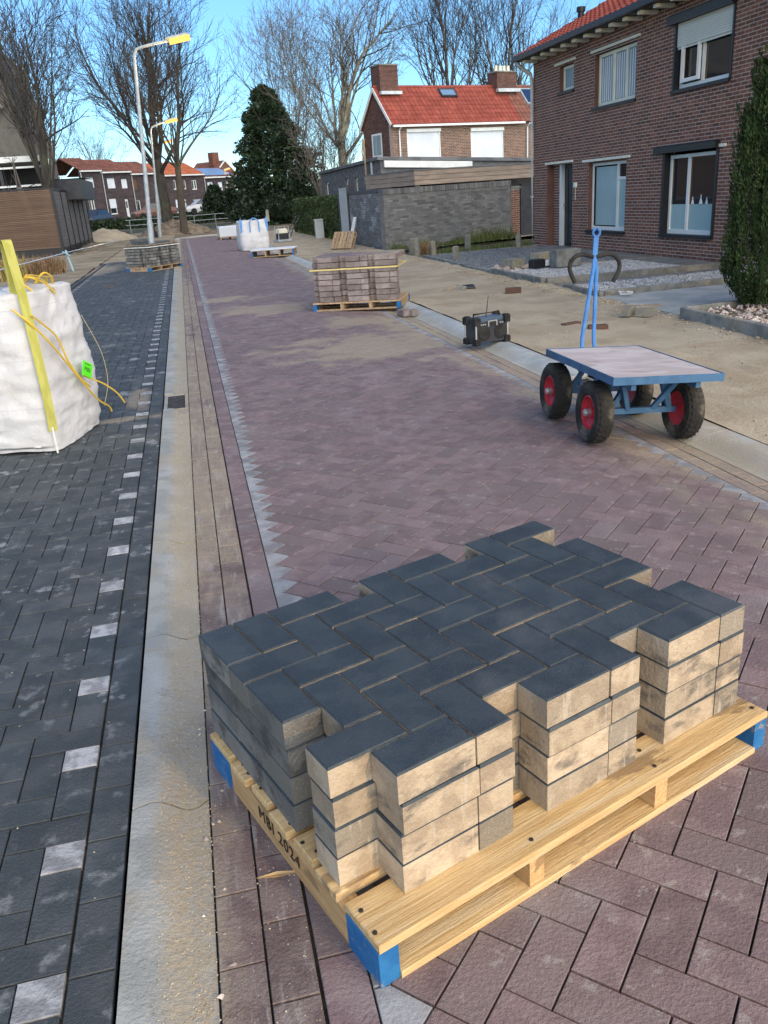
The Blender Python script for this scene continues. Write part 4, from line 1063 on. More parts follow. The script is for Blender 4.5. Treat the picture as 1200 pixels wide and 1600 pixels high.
for a, s_ in ((7.08, .9), (7.34, 1.15), (7.52, .8)):
    mb = MB(); mb.lathe([(.0, 0), (.05 * s_, .005), (.035 * s_, .05), (.012, .10 * s_), (.018, .12 * s_), (0, .15 * s_)], sides=10, xf=lambda v, a=a: v * np.array([1, .25, 1]) + np.array([a, .105, 1.0])); mb.build('ornament', M_wpaint, f)
bx = MB(); bx.bbox((5.98, -.10, 1.905), (7.96, .0, 2.03), .02); bx.build('shutter_box', M_black, H1)
mb = MB(); mb.bbox((6.2, -.02, .42), (6.28, .09, 1.9), .004); mb.bbox((7.88, -.02, .42), (7.95, .09, 1.9), .004); mb.build('shutter_rail', M_black, H1, 'stuff')
for (a, b, z) in ((1.29, 2.38, 4.035), (3.15, 5.17, 4.02), (.78, 2.31, 1.945), (2.84, 4.95, 1.905), (7.97, 8.14, 1.91), (8.2, 8.4, 4.03)):
    mb = MB(); mb.bbox((a, -.035, z), (b, .0, z + .05), .004); mb.build('lintel_board', M_cream, H1)
mb = MB(); mb.bbox((2.43, -.05, 1.40), (2.55, -.008, 1.50), .01); mb.tube([(2.47, -.012, 1.4), (2.47, -.012, 1.12)], .006, 5); mb.build('doorbell_lamp', M_wpaint, H1)
# roof, eaves
r_, RP, RS = roof(H1, 'roof', -.12, 16, -.42, 4.44, 4.0, 6.52, M_tile, .21, .33, .08, singles=260, base=M_tilebr)
mb = MB(); mb.box((-.08, -.40, 4.335), (16, -.0001, 4.36)); mb.build('soffit', M_anth, H1)
mb = MB(); mb.bbox((-.1, -.53, 4.34), (16, -.425, 4.455), .02); mb.build('gutter', M_black, H1)
for k in range(26):
    mb = MB(); mb.bbox((.22 + k * .55, -.39, 4.27), (.34 + k * .55, -.03, 4.3345), .01); mb.build('rafter_end', M_cream, H1)
mb = MB(); P0, P1_ = RP(-.14, -.02, .0), RP(-.14, RS, .0)
bar(mb, P0, P1_, .05, .16); mb.build('verge_board', M_wpaint, H1)
mb = MB(); mb.tube([(.0, -.46, 4.34), (.02, -.40, 4.25), (.05, -.10, 4.05), (.06, -.07, 3.9), (.06, -.07, 0.02)], .045, 10); mb.build('drainpipe', M_zinc, H1)
for z in (1.2, 2.9):
    mb = MB(); mb.lathe([(.052, 0), (.052, .05), (.046, .05)], sides=10, xf=lambda v, z=z: v + np.array([.06, -.07, z])); mb.build('pipe_clip', M_galv, H1)
mb = MB(); mb.tube([(.5, 1.0, 4.9), (.5, 1.0, 5.28)], .075, 12); mb.tube([(.5, 1.0, 5.28), (.5, 1.0, 5.38)], .105, 12); mb.build('flue_pipe', M_black, H1)

# --- the house with the bright red roof across the side street
H2 = thing('brick_house', 'brick house with bright red roof and two closed white shutters behind the grey garden wall', 'house', (10.9, 44, 0), R(18))
wall(H2, 'wall', 0, 11, 0, 4.74, [(.9, 2.95, 3.0, 4.5), (4.92, 7.1, 2.9, 4.45)], M_brick2, M_mortar, L=.24, Hc=.075, jt=.014, singles=280, side=lambda x, z: z > 2.6)
GD = 2.8
mb = MB(); mb.add([(0, .221, 0), (0, GD, 0), (0, GD, 4.7), (0, GD / 2, 6.4), (0, .221, 4.7)], [(0, 1, 2, 3, 4)]); mb.add([(.2, .221, 0), (.2, GD, 0), (.2, GD, 4.7), (.2, GD / 2, 6.4), (.2, .221, 4.7)], [(4, 3, 2, 1, 0)])
gw = mb.build('gable_wall', M_brick5, H2)
gb = MB()
for k in range(82):
    z = .02 + k * .075; ymax = GD if z < 4.7 else GD - (z - 4.7) / 1.7 * GD / 2; ymin = .23 if z < 4.7 else .23 + (z - 4.7) / 1.7 * (GD / 2 - .23)
    if z < 2.4: continue
    y = ymin + (k % 2) * .12
    while y + .22 < ymax: gb.box((-.008, y, z), (0.001, y + .225, z + .062), rnd=random.random()); y += .24
gb.build('brick', M_brick5, gw, 'stuff')
for (a, b, c, d) in ((.9, 2.95, 3.0, 4.5), (4.92, 7.1, 2.9, 4.45)):
    sh = MB(); sh.box((a, .05, c), (b, .06, d)); sh = sh.build('roller_shutter', M_shut, H2)
    n = 26
    for k in range(n):
        mb = MB(); z = c + .02 + (d - .16 - c) * k / n; mb.bbox((a + .05, .03, z), (b - .05, .0495, z + (d - .16 - c) / n * .92), .004, rnd=random.random()); mb.build('slat', M_shut, sh)
    mb = MB(); mb.bbox((a - .02, -.09, d - .14), (b + .02, .0495, d + .02), .02); mb.build('shutter_box', M_wpaint, sh)
    mb = MB(); mb.bbox((a, -.01, c), (a + .05, .0495, d - .142), .003); mb.bbox((b - .05, -.01, c), (b, .0495, d - .142), .003); mb.build('rail', M_wpaint, sh)
roof(H2, 'roof', -.12, 8.25, -.22, 4.72, GD / 2, 6.55, M_tile, .25, .30, .06, singles=200, seed=5)
roof(H2, 'neighbour_roof', 8.27, 11.2, -.22, 4.70, GD / 2, 6.53, M_tilebr, .25, .30, .06, seed=6)
mb = MB(); mb.add([(-.1, GD / 2 + .02, 6.5), (11.2, GD / 2 + .02, 6.5), (11.2, GD + .2, 4.7), (-.1, GD + .2, 4.7)], [(0, 1, 2, 3)]); mb.build('rear_roof', M_tilebr, H2)
for k in range(26):
    mb = MB(); mb.tube([(-.1 + k * .42, GD / 2 + .02, 6.60), (.31 + k * .42, GD / 2 + .02, 6.595)], .085, 8, rnd=random.random()); mb.build('ridge_tile', M_tile if k < 20 else M_tilebr, H2)
mb = MB(); mb.bbox((-.05, -.34, 4.60), (8.4, -.225, 4.70), .02); mb.build('gutter', M_wpaint, H2)
mb = MB(); bar(mb, (-.13, -.2, 4.70), (-.13, GD / 2, 6.50), .04, .14); bar(mb, (-.13, GD + .2, 4.66), (-.13, GD / 2, 6.50), .04, .14); mb.build('verge_board', M_wpaint, H2)
for x in (.42, 8.75):
    mb = MB(); mb.tube([(x, -.28, 4.6), (x, -.08, 4.45), (x, -.06, 2.6)], .04, 8); mb.build('drainpipe', M_wpaint, H2)
for (a, b, z0, z1, pots) in ((.12, 1.2, 5.9, 7.52, 0), (7.55, 8.9, 6.0, 7.25, 4)):
    c = MB(); c.box((a, GD / 2 - .4, z0), (b, GD / 2 + .45, z1)); 
    for k in range(int((z1 - z0) / .075)):
        y0 = a + (k % 2) * .12 - .12
        while y0 < b:
            p, q_ = max(a, y0), min(b, y0 + .225)
            if q_ > p + .03: c.box((p, GD / 2 - .408, z0 + k * .075), (q_, GD / 2 - .3999, z0 + k * .075 + .062), rnd=random.random())
            y0 += .24
    c = c.build('chimney', M_brick5, H2)
    mb = MB(); mb.bbox((a - .04, GD / 2 - .45, z1), (b + .04, GD / 2 + .49, z1 + .07), .01); mb.build('chimney_cap', M_edge, c)
    for k in range(pots):
        mb = MB(); mb.lathe([(.10, 0), (.08, .3), (.09, .31), (.07, .31), (.0, .2)], sides=10, xf=lambda v, k=k: v + np.array([a + .25 + k * .28, GD / 2, z1 + .07])); mb.build('chimney_pot', M_cream, c)
    mb = MB(); mb.bbox((a - .08, GD / 2 - .62, z0 + .28 if pots else z0 + .3), (b + .08, GD / 2 - .41, z0 + .45), .01); mb.build('lead_flashing', M_zinc, c)
def onroof(name, x0, x1, t0, t1, m, h=.09, frame=None):
    P_ = lambda x, t, hh: (x, -.22 + t * (GD / 2 + .22) - hh * .72, 4.72 + t * 1.83 + hh * .69)
    mb = MB(); mb.add([P_(x0, t0, h), P_(x1, t0, h), P_(x1, t1, h), P_(x0, t1, h), P_(x0, t0, 0), P_(x1, t0, 0), P_(x1, t1, 0), P_(x0, t1, 0)], [(0, 1, 2, 3), (0, 4, 5, 1), (1, 5, 6, 2), (2, 6, 7, 3), (3, 7, 4, 0)])
    o = mb.build(name, frame or m, H2)
    if frame:
        mb = MB(); e = .09; mb.add([P_(x0 + e, t0 + .04, h + .01), P_(x1 - e, t0 + .04, h + .01), P_(x1 - e, t1 - .04, h + .01), P_(x0 + e, t1 - .04, h + .01)], [(0, 1, 2, 3)]); mb.build('pane', m, o)
onroof('skylight', 3.75, 4.8, .70, .93, mk('skylight_glass', (.16, .26, .38), rough=.08, spec=.8), .12, M_anth)
onroof('solar_panel', 9.2, 10.4, .45, .92, M_solar, .14, M_galv)
f = MB(); f.box((-.02, .95, 3.34), (-.009, 1.05, 4.45)); f.box((-.02, 1.85, 3.34), (-.009, 1.95, 4.45)); f.box((-.02, 1.05, 4.36), (-.009, 1.85, 4.45)); f.box((-.02, 1.05, 3.34), (-.009, 1.85, 3.42))
f = f.build('window', M_wpaint, H2); mb = MB(); mb.box((-.014, 1.05, 3.42), (-.0085, 1.85, 4.36)); mb.build('pane', M_curt, f)

# --- low grey extension with a flat roof, and the timber-faced carport
H3 = thing('flat_roofed_annex', 'low grey brick annex with a flat roof behind the hedge', 'annex', (7.2, 44.3, 0), R(-90))
wops = [(1.0, 2.2, 1.55, 2.28), (6.3, 7.25, 1.5, 2.26), (8.35, 9.2, 1.5, 2.26)]
wall(H3, 'wall', 0, 13.3, 0, 2.68, wops, M_brick3, M_gmortar, L=.24, Hc=.075, singles=120, side=lambda x, z: z > 1.6)
for (a, b, c, d) in wops: window(H3, a + .02, b - .02, c + .02, d - .02, fw=.07)
fall = lambda v: v + np.stack([v[:, 0] * 0, v[:, 0] * 0, -.065 * np.maximum(0, v[:, 1])], -1)
mb = MB(); mb.bbox((-.1, -.12, 2.685), (13.42, 6.5, 2.80), .01, xf=fall); mb.build('flat_roof', M_felt, H3)
mb = MB(); mb.box((13.3, .0, 0), (13.32, 6.4, 2.68), xf=lambda v: np.where((v[:, 2:] > 1), fall(v), v)); mb.build('front_wall', M_brick3, H3)
mb = MB(); mb.bbox((13.322, .12, 2.44), (13.44, 3.4, 2.66), .01, xf=fall); mb.build('fascia', M_wpaint, H3)
mb = MB(); mb.tube([(12.1, -.05, 2.68), (12.1, -.05, .1)], .05, 8); mb.build('drainpipe', M_zinc, H3)
window(H3, 12.4, 12.9, 1.7, 2.2, y=-.02, fw=.06)
mb = MB()
for k in range(7): 
    x = 11.0 + .07 * k; mb.tube([(x, -.15, 2.8), (x + .05 * math.sin(k * 2.), -.15 + .05 * math.cos(k), 3.1), (x + .2 * math.sin(k * 3.), -.1, 3.35 + .1 * (k % 3))], .012, 4)
mb.tube([(12.2, -.3, 0), (12.15, -.3, 3.45)], .03, 6)
one(mb, 'bare_shrub', M_oldwood, 'thin bare shrub with a stake in front of the grey annex wall', 'shrub', loc=(7.2, 44.3, 0), rot=(0, 0, R(-90)))
H4 = thing('carport', 'open carport with three-board timber fascia behind the grey garden wall', 'carport', (7.35, 27.0, 0), R(15))
for k, (z0, z1) in enumerate(((1.74, 1.875), (1.88, 2.015), (2.02, 2.16))):
    o = .012 * (k); mb = MB(); mb.bbox((-o, -o, z0), (7, -o + .03, z1), .004, rnd=random.random()); mb.build('fascia_board', M_timber, H4)
    mb = MB(); mb.bbox((-o, .031 - o, z0), (-o + .03, 3.4, z1), .004, rnd=random.random()); mb.build('fascia_board', M_timber, H4)
mb = MB(); mb.bbox((-.04, -.04, 2.161), (7, 3.5, 2.20), .004); mb.build('carport_roof', M_felt, H4)
for x, y_ in ((.08, .06), (2.95, .06), (5.8, .06), (.08, 3.1)):
    mb = MB(); mb.bbox((x, y_, 0), (x + .13, y_ + .13, 1.86), .005); mb.build('post', M_timber, H4)
mb = MB(); mb.box((.2, 3.3, 0), (7, 3.35, 2.1)); mb.build('rear_boarding', M_anth, H4)

# --- grey garden wall, gate, brick pier
W1 = thing('garden_wall', 'long grey brick garden wall with upright coping facing the sand strip', 'garden wall', (5.7, 24.5, 0), R(22))
wall(W1, 'wall', .02, 4.95, -.05, 1.52, [], M_brick3, M_gmortar, L=.22, Hc=.0655, jt=.013, proud=.004, singles=300, side=lambda x, z: x < 4.9)
x = .02
while x < 4.93:
    mb = MB(); mb.bbox((x, -.012, 1.53), (x + .057, .23, 1.68), .004, rnd=random.random()); mb.build('coping_brick', M_brick3, W1); x += .069
M_brick3b = mk('chalky_grey_brick', (.165, .165, .17), (.205, .205, .205), 3, rnd=.35, c3=(.12, .12, .125), rough=.9, bump=.5, bscale=45,
               layers=[((.40, .41, .42), nzs((1, .35, 1), 2.6, .50, .72, .75))])
W2 = thing('garden_wall', 'short grey garden wall with chalky white stains beside the metal gate', 'garden wall', (5.7, 29.6, 0), R(-90))
wall(W2, 'wall', .0, 4.98, -.05, 1.60, [], M_brick3b, M_gmortar, L=.22, Hc=.0655, jt=.013, singles=200)
mb = MB(); mb.bbox((0, -.03, 1.61), (4.99, .24, 1.70), .01); mb.build('coping', M_anth, W2)
GT = thing('garden_gate', 'grey metal garden gate at the end of the chalky grey wall', 'gate', (5.7, 31.5, 0), R(-90))
for x in (0, 1.78):
    mb = MB(); mb.bbox((x, -.05, 0), (x + .1, .05, 1.92), .004); mb.build('gate_post', M_anth, GT)
mb = MB(); mb.bbox((.12, -.03, .08), (1.76, .03, .14), .003); mb.bbox((.12, -.03, 1.78), (1.76, .03, 1.84), .003); mb.build('gate_rail', M_galv, GT)
for k in range(14):
    mb = MB(); mb.bbox((.14 + k * .115, -.02, .1405), (.235 + k * .115, .02, 1.7795), .003); mb.build('gate_slat', M_cabinet, GT)
PR = thing('brick_pier', 'red brick pier at the right end of the grey wall', 'brick pier', (5.7 + 4.99 * math.cos(R(22)), 24.5 + 4.99 * math.sin(R(22)), 0), R(22))
wall(PR, 'pier', 0, .36, -.05, 1.42, [], M_brick, M_mortar, L=.22, Hc=.0655, th=.36, singles=60)
mb = MB(); mb.bbox((-.03, -.03, 1.425), (.39, .39, 1.50), .01); mb.build('pier_cap', M_edge, PR)
DG = thing('side_gate', 'dark flush gate between the brick pier and the white drainpipe', 'gate', (5.7 + 5.4 * math.cos(R(22)), 24.5 + 5.4 * math.sin(R(22)), 0), R(22))
mb = MB(); mb.bbox((0, 0, .03), (1.5, .05, 1.5), .004); mb.build('gate_leaf', M_anth, DG)
mb = MB(); mb.bbox((0, -.02, 1.505), (1.5, .07, 1.56), .004); mb.build('gate_rail', M_black, DG)

# --- front garden of the brick house
def edging(parent, a, b, h, th=.07, seg=1.0, z0=-.05):
    d = np.array([b[0] - a[0], b[1] - a[1]]); L = np.hypot(*d); n = max(1, round(L / seg)); ang = math.atan2(d[1], d[0])
    for k in range(n):
        mb = MB(); l = L / n; mb.bbox((0, -th / 2, z0), (l - .006, th / 2, h + random.uniform(-.006, .006)), .008, rnd=random.random())
        mb.build('edging_block', M_edge, parent, None, False, (a[0] + d[0] / n * k, a[1] + d[1] / n * k, 0), (0, 0, ang + random.uniform(-.006, .006)))
ED = bpy.data.objects.new('garden_edging', None); COL.objects.link(ED); ED['kind'] = 'structure'
edging(ED, (5.72, 20.5), (5.55, 15.2), .085); edging(ED, (5.55, 15.2), (5.52, 12.75), .13); edging(ED, (5.56, 12.72), (8.95, 12.5), .13)
edging(ED, (5.55, 12.0), (5.50, 10.72), .10); edging(ED, (5.54, 10.72), (8.9, 10.9), .11); edging(ED, (5.60, 15.3), (8.95, 15.0), .08); edging(ED, (5.75, 20.5), (8.9, 20.9), .07)
edging(ED, (5.42, 10.66), (5.36, 8.5), .03); edging(ED, (5.32, 8.42), (5.18, 4.5), .16, seg=.98); edging(ED, (5.36, 8.46), (8.9, 8.7), .15)
grid('garden_soil', 5.6, 9.0, 4, 21.2, 20, 60, lambda x, y: .03 + .008 * nn(x, y, 3), M_soil)
def slab(name, x0, x1, y0, y1, z, m, n=1):
    mb = MB()
    for k in range(n): mb.bbox((x0, y0 + (y1 - y0) * k / n + .004, z - .06), (x1, y0 + (y1 - y0) * (k + 1) / n - .004, z + .001 * k), .006, rnd=random.random())
    return mb.build(name, m, None, 'structure')
slab('concrete_drive', 5.42, 9.0, 8.55, 10.64, .045, M_conc2, 1)
slab('garden_path', 5.58, 9.0, 12.05, 12.44, .05, M_edge, 1)
slab('path_along_wall', 8.2, 8.99, 12.8, 20.3, .06, M_edge, 1)
stones(9000, lambda rg, n: np.stack([rg.uniform(5.62, 8.2, n), rg.uniform(12.8, 14.95, n)], -1), (.012, .026), lambda x, y_: x * 0 + .06, 21).build('grey_gravel', M_gravel, None, 'stuff')
stones(4200, lambda rg, n: np.stack([rg.uniform(5.58, 8.9, n), rg.uniform(10.82, 12.0, n)], -1), (.012, .024), lambda x, y_: x * 0 + .055, 22).build('grey_gravel', M_gravel, None, 'stuff')
stones(9000, lambda rg, n: np.stack([rg.uniform(5.7, 8.2, n), rg.uniform(15.35, 20.6, n)], -1), (.018, .036), lambda x, y_: x * 0 + .045, 23).build('dark_gravel', M_gravel2, None, 'stuff')
stones(1900, lambda rg, n: np.stack([rg.uniform(5.32, 7.6, n), rg.uniform(5.0, 8.4, n)], -1), (.016, .036), lambda x, y_: x * 0 + .10, 24).build('pale_pebbles', M_pebble, None, 'stuff')
stones(50, lambda rg, n: np.stack([rg.uniform(5.6, 6.6, n), rg.uniform(14.9, 15.6, n)], -1), (.03, .09), lambda x, y_: x * 0 + .06, 25).build('rubble_stones', M_pebble, None, 'stuff')
grid('pebble_bed', 5.30, 9, 4.4, 8.42, 6, 8, lambda x, y: .09, M_soil)
slab('house_apron', 8.2, 8.99, 10.95, 12.4, .058, M_edge)
for k, (x, y_, h, nm) in enumerate(((5.86, 22.2, .42, 'leftmost of the row'), (5.76, 21.2, .47, 'tallest, left of the dry plant'), (5.97, 20.5, .40, 'right of the dry plant'), (5.94, 18.55, .36, 'nearest the gravel bed'), (7.19, 21.5, .42, 'standing alone before the wall'), (8.18, 20.4, .40, 'beside the white drainpipe'))):
    mb = MB(); mb.bbox((-.055, -.055, -.05), (.055, .055, h), .022)
    one(mb, 'concrete_post', M_post, 'short weathered concrete post, ' + nm, 'post', 'short concrete posts', (x, y_, 0), (random.uniform(-.06, .06), random.uniform(-.06, .06), random.random()))
mb = MB(); mb.tube([(0, 0, 0), (0, 0, .28)], .012, 8); mb.tube([(0, 0, .28), (0, 0, .34)], .03, 10)
one(mb, 'garden_light', M_steel, 'slim steel garden light beside the cypress', 'garden light', loc=(6.5, 8.35, .1))
mb = MB()
for k in range(5): mb.add(np.array([(random.uniform(-.12, .12), random.uniform(-.08, .08), random.uniform(.0, .07)) for _ in range(4)]), [(0, 1, 2), (0, 2, 3), (1, 2, 3)])
one(mb, 'crumpled_foil', M_film, 'crumpled white plastic on the concrete drive by the edging', 'plastic scrap', loc=(5.75, 10.45, .05))

# --- street lamps
def lamp(label, x, y, h, lean, reach, s=1., power=30):
    t = thing('street_lamp', label, 'street lamp', (x, y, 0), 0, 'street lamps with lit heads', rot=(0, lean, 0))
    mb = MB(); mb.tube([(0, 0, 0), (0, 0, 1.2)], .085 * s, 14); mb.tube([(0, 0, 1.2), (0, 0, h * .6), (0, 0, h - .35)], [.066 * s, .055 * s, .045 * s], 14)
    pts = [(.0, 0, h - .35), (.015, 0, h - .15), (.09, 0, h + .0), (.25, 0, h + .07), (reach * .6, 0, h + .19), (reach, 0, h + .30)]
    mb.tube(pts, .038 * s, 12); mb.build('pole', M_galv, t, smooth=True)
    mb = MB(); mb.bbox((-.06, -.092 * s, .5), (.06, -.080 * s, .95), .003); mb.build('access_door', M_galv, t)
    xf = local((reach - .05, 0, h + .31), (math.cos(.24), 0, math.sin(.24)), (0, 1, 0), (-math.sin(.24), 0, math.cos(.24)))
    mb = MB(); mb.bbox((0, -.10 * s, .015), (.62 * s, .10 * s, .07 * s), .03 * s, xf=xf); mb.build('lamp_head', M_galv, t)
    mb = MB(); mb.bbox((.08 * s, -.13 * s, -.11 * s), (.66 * s, .13 * s, .013), .03, xf=xf); mb.build('lamp_glass', M_lampglow, t)
    l = bpy.data.lights.new('lamp_light', 'POINT'); l.energy = power; l.color = (1, .66, .32); l.shadow_soft_size = .3
    lo = bpy.data.objects.new('lamp_light', l); COL.objects.link(lo); lo.parent = t; lo.location = (reach + .3, 0, h - .35)
lamp('nearest lit street lamp, its tall grey pole rising behind the charcoal stack', -1.18, 33., 6.75, .068, 1.15, 1.25)
lamp('second lit street lamp, shorter in view, beside the big bare tree', -1.36, 55., 6.15, .07, .85, 1.2)
lamp('farthest lit street lamp seen as a small glow among the branches', -1.75, 78., 6.6, .07, .85, 1.2)
lamp('lit street lamp standing behind the photographer, whose glow warms the nearest pallet', 5.2, -7.2, 5.0, .0, -.6, 1., 620)
lamp('small lit street lamp in front of the far row of houses', 5.2, 106, 5.1, .0, .6, 1.2)

# --- row of terraced houses far left
HR = R(40)
def rowpt(s, d=0.): return (-9 + s * math.cos(HR) - d * math.sin(HR), 92 + s * math.sin(HR) + d * math.cos(HR))
def row_house(label, s0, s1, ze, rm, wins, doors, seed, rise=1.35, shed=0.):
    x, y = rowpt(s0); t = thing('terraced_house', label, 'terraced house', (x, y, 0), HR, 'terraced houses at the far end'); w = s1 - s0
    ops = [(a - s0, b - s0, c, d) for a, b, c, d, k in wins]
    wall(t, 'wall', 0.01, w - .01, .4, ze - .12, ops, M_brick4, M_brick4, L=.5, Hc=.13, jt=.02, singles=0)
    for a, b, c, d, k in wins:
        a -= s0; b -= s0
        if k == 's':
            mb = MB(); mb.box((a, .04, c), (b, .06, d)); f = mb.build('shutter', M_shut, t); mb = MB(); mb.bbox((a - .03, -.08, d - .1), (b + .03, .039, d + .02), .01); mb.build('shutter_box', M_anth, f)
        elif k == 'b':
            mb = MB(); mb.box((a, .04, c), (b, .06, d)); mb.build('shutter', M_brick2, t)
        elif k == 'h':
            window(t, a, b, c, d, fw=.09); mb = MB(); mb.box((a + .02, .03, c + (d - c) * .4), (b - .02, .05, d)); mb.build('shutter', M_shut, t)
        elif k == 'd':
            mb = MB(); mb.box((a, .05, c), (b, .09, d)); o = mb.build('door', M_wpaint, t); mb = MB(); mb.box((a + .25 * (b - a), .04, c + 1.), (b - .25 * (b - a), .0495, d - .2)); mb.build('pane', M_glass, o)
        else: window(t, a, b, c, d, fw=.09, mull=((a + b) / 2,) if b - a > .5 else ())
    mb = MB(); mb.bbox((0, -.3, ze - .12), (w, -.02, ze + .03), .02); mb.build('gutter', M_wpaint, t)
    roof(t, 'roof', 0, w, -.28, ze + .02, 3.0, ze + rise, rm, .45, .45, .06, seed=seed)
    mb = MB(); mb.add([(0, 3.01, ze + rise), (w, 3.01, ze + rise), (w, 6, ze - .1), (0, 6, ze - .1)], [(0, 1, 2, 3)]); mb.build('rear_roof', rm, t)
    mb = MB(); mb.tube([(.08, -.1, ze), (.08, -.05, .5)], .05, 6); mb.build('drainpipe', M_zinc, t)
    return t
row_house('leftmost house of the far terrace with brown roof and one white shutter', 0, 2.45, 5.68, M_tilebr, [(.5, 1.46, 4.1, 5.15, 's'), (.49, 1.16, 1.6, 3.05, 'w')], [], 31)
row_house('far terraced house with brown roof and two pairs of white shutters', 2.45, 6.0, 5.5, M_tilebr, [(3.05, 3.97, 3.95, 5.03, 's'), (4.76, 5.45, 3.88, 4.92, 's'), (2.9, 3.75, 1.45, 2.95, 'h'), (4.82, 5.2, 1.0, 2.85, 'd')], [], 32)
row_house('far terraced house with closed brown shutters behind the lamp pole', 6.0, 9.45, 5.25, M_tilebr, [(6.15, 6.7, 3.72, 4.72, 'b'), (7.6, 8.25, 3.67, 4.65, 'b'), (7.3, 7.96, 1.37, 2.8, 'b'), (6.3, 6.75, 1.1, 2.7, 'w')], [], 33)
row_house('far terraced house with bright orange roof behind the big bare tree', 9.45, 15.9, 5.0, M_tileor, [(9.8, 10.12, 3.6, 4.65, 'w'), (11.5, 11.9, 3.5, 4.5, 'w'), (12.95, 13.3, 3.48, 4.45, 'w'), (14.1, 14.85, 3.4, 4.42, 'w'), (9.63, 9.85, 1.1, 2.6, 'd'), (11.45, 11.8, 1.1, 2.5, 'h'), (12.75, 12.95, 1.1, 2.5, 'd'), (13.95, 14.6, 1.0, 2.4, 'w')], [], 34, rise=1.4)
tt = row_house('right-hand end house of the far terrace with solar panels on its roof', 15.9, 22.1, 4.65, M_tilebr, [(16.4, 17.2, 3.4, 4.25, 's'), (18.0, 18.65, 3.2, 4.2, 's'), (19.1, 19.65, 3.15, 4.1, 'w'), (20.4, 21.1, 3.1, 4.0, 'w'), (16.15, 16.85, .9, 2.15, 'h'), (20.6, 21.2, .9, 2., 'w')], [], 35, rise=1.1)
for k in range(6):
    mb = MB(); x = .4 + k * .72; mb.add([(x, -.05, 4.84), (x + .68, -.05, 4.84), (x + .68, 2.6, 5.72), (x, 2.6, 5.72)], [(0, 1, 2, 3)]); mb.build('solar_panel', mk('solar_blue', (.22, .33, .50), rough=.2, spec=.7) if k == 0 else bpy.data.materials['solar_blue'], tt)
x, y = rowpt(23.2, 4); t = thing('gabled_house', 'small brick gable house with chimney beyond the far terrace', 'house', (x, y, 0), HR)
mb = MB(); mb.box((-2, 0, 0), (2, 5, 4.9)); mb.add([(-2, 0, 4.9), (2, 0, 4.9), (0, 0, 6.5), (-2, 5, 4.9), (2, 5, 4.9), (0, 5, 6.5)], [(0, 1, 2), (5, 4, 3)]); mb.build('wall', M_brick2, t)
mb = MB(); bar(mb, (-2.2, -.05, 4.8), (0, -.05, 6.6), .12, .12); bar(mb, (2.2, -.05, 4.8), (0, -.05, 6.6), .12, .12); mb.build('verge_board', M_wpaint, t)
mb = MB(); mb.add([(-2.2, -.1, 4.8), (0, -.1, 6.65), (0, 5, 6.65), (-2.2, 5, 4.8)], [(0, 1, 2, 3)]); mb.add([(2.2, -.1, 4.8), (0, -.1, 6.65), (0, 5, 6.65), (2.2, 5, 4.8)], [(3, 2, 1, 0)]); mb.build('roof', M_tilebr, t)
mb = MB(); mb.box((-.9, 1, 6.), (.1, 1.8, 7.6)); mb.build('chimney', M_brick, t)
window(t, -.5, .6, 3.2, 4.2, y=-.06, fw=.1)

# --- left: clad garden shed, house behind it, small carport
SH = thing('slatted_fence', 'tall brown slatted fence on the left with dark framed grey side panels', 'fence', (-5.0, 39.0, 0), 0)
FA = R(158)
fx = rotz(FA)
n = 34
for k in range(n):
    z = .36 + k * .0685; mb = MB(); mb.bbox((-6.0, -.02 + .0, z), (-.1, .01, z + .058), .004, rnd=random.random()); mb.build('cladding_board', M_cladding, SH)
mb = MB(); mb.bbox((-6.02, -.03, 0), (-.0, .012, .35), .004); mb.bbox((-.095, -.05, .351), (.03, .06, 2.72), .004); mb.bbox((-6.02, -.03, 2.70), (-.1, .02, 2.76), .004); mb.bbox((-5.0, -.05, .35), (-4.85, -.022, 1.35), .004); mb.build('dark_frame', M_black, SH)
for k in range(6):
    y0 = .07 + k * 2.08
    mb = MB(); mb.bbox((-.04, y0 + .1, .34), (0, y0 + 1.98, 2.62), .003, rnd=random.random()); p = mb.build('side_panel', M_greyclad, SH)
    for j in range(16):
        mb2 = MB(); mb2.bbox((0.0005, y0 + .12, .36 + j * .141), (.012, y0 + 1.96, .36 + j * .141 + .125), .003, rnd=random.random()); mb2.build('panel_board', M_greyclad, p)
    mb = MB(); mb.bbox((-.02, y0 + 2.0, 0), (.05, y0 + 2.06, 2.68), .004); mb.build('panel_post', M_black, SH)
mb = MB(); mb.bbox((-.04, .07, 0), (.01, 12.5, .33), .004); mb.bbox((-.05, .07, 2.63), (.03, 12.5, 2.72), .004); mb.build('base_rail', M_black, SH)
HL_ = thing('gabled_house', 'grey rendered gable house with brown pantiles behind the slatted fence', 'house', (-6.55, 47., 0), R(0))
mb = MB(); mb.add([(-8, 0, 0), (.0, 0, 0), (.0, 0, 5.2), (-.75, 0, 9.3), (-8, 0, 9.3), (-8, 8, 0), (0, 8, 0), (0, 8, 5.2), (-.75, 8, 9.3)], [(0, 1, 2, 3, 4), (1, 6, 7, 2), (2, 7, 8, 3)]); mb.build('gable_wall', M_render, HL_)
mb = MB(); bar(mb, (.12, -.12, 5.0), (-.75, -.12, 9.6), .22, .3); mb.build('verge_board', M_anth, HL_)
roof(HL_, 'roof', -9, -.85, -.5, 6.6, 3.0, 10.2, M_tilegr, .26, .33, .06, seed=41)
window(HL_, -2.6, -1.6, 4.9, 6.4, y=-.05, fw=.1, mat=M_anth)
CP = thing('lean_to', 'white edged lean-to canopy with dark posts above the slatted fence', 'canopy', (-6.2, 43, 0), R(0))
mb = MB(); mb.bbox((-6, -.4, 3.98), (.5, 3, 4.22), .02); mb.build('canopy_edge', M_wpaint, CP)
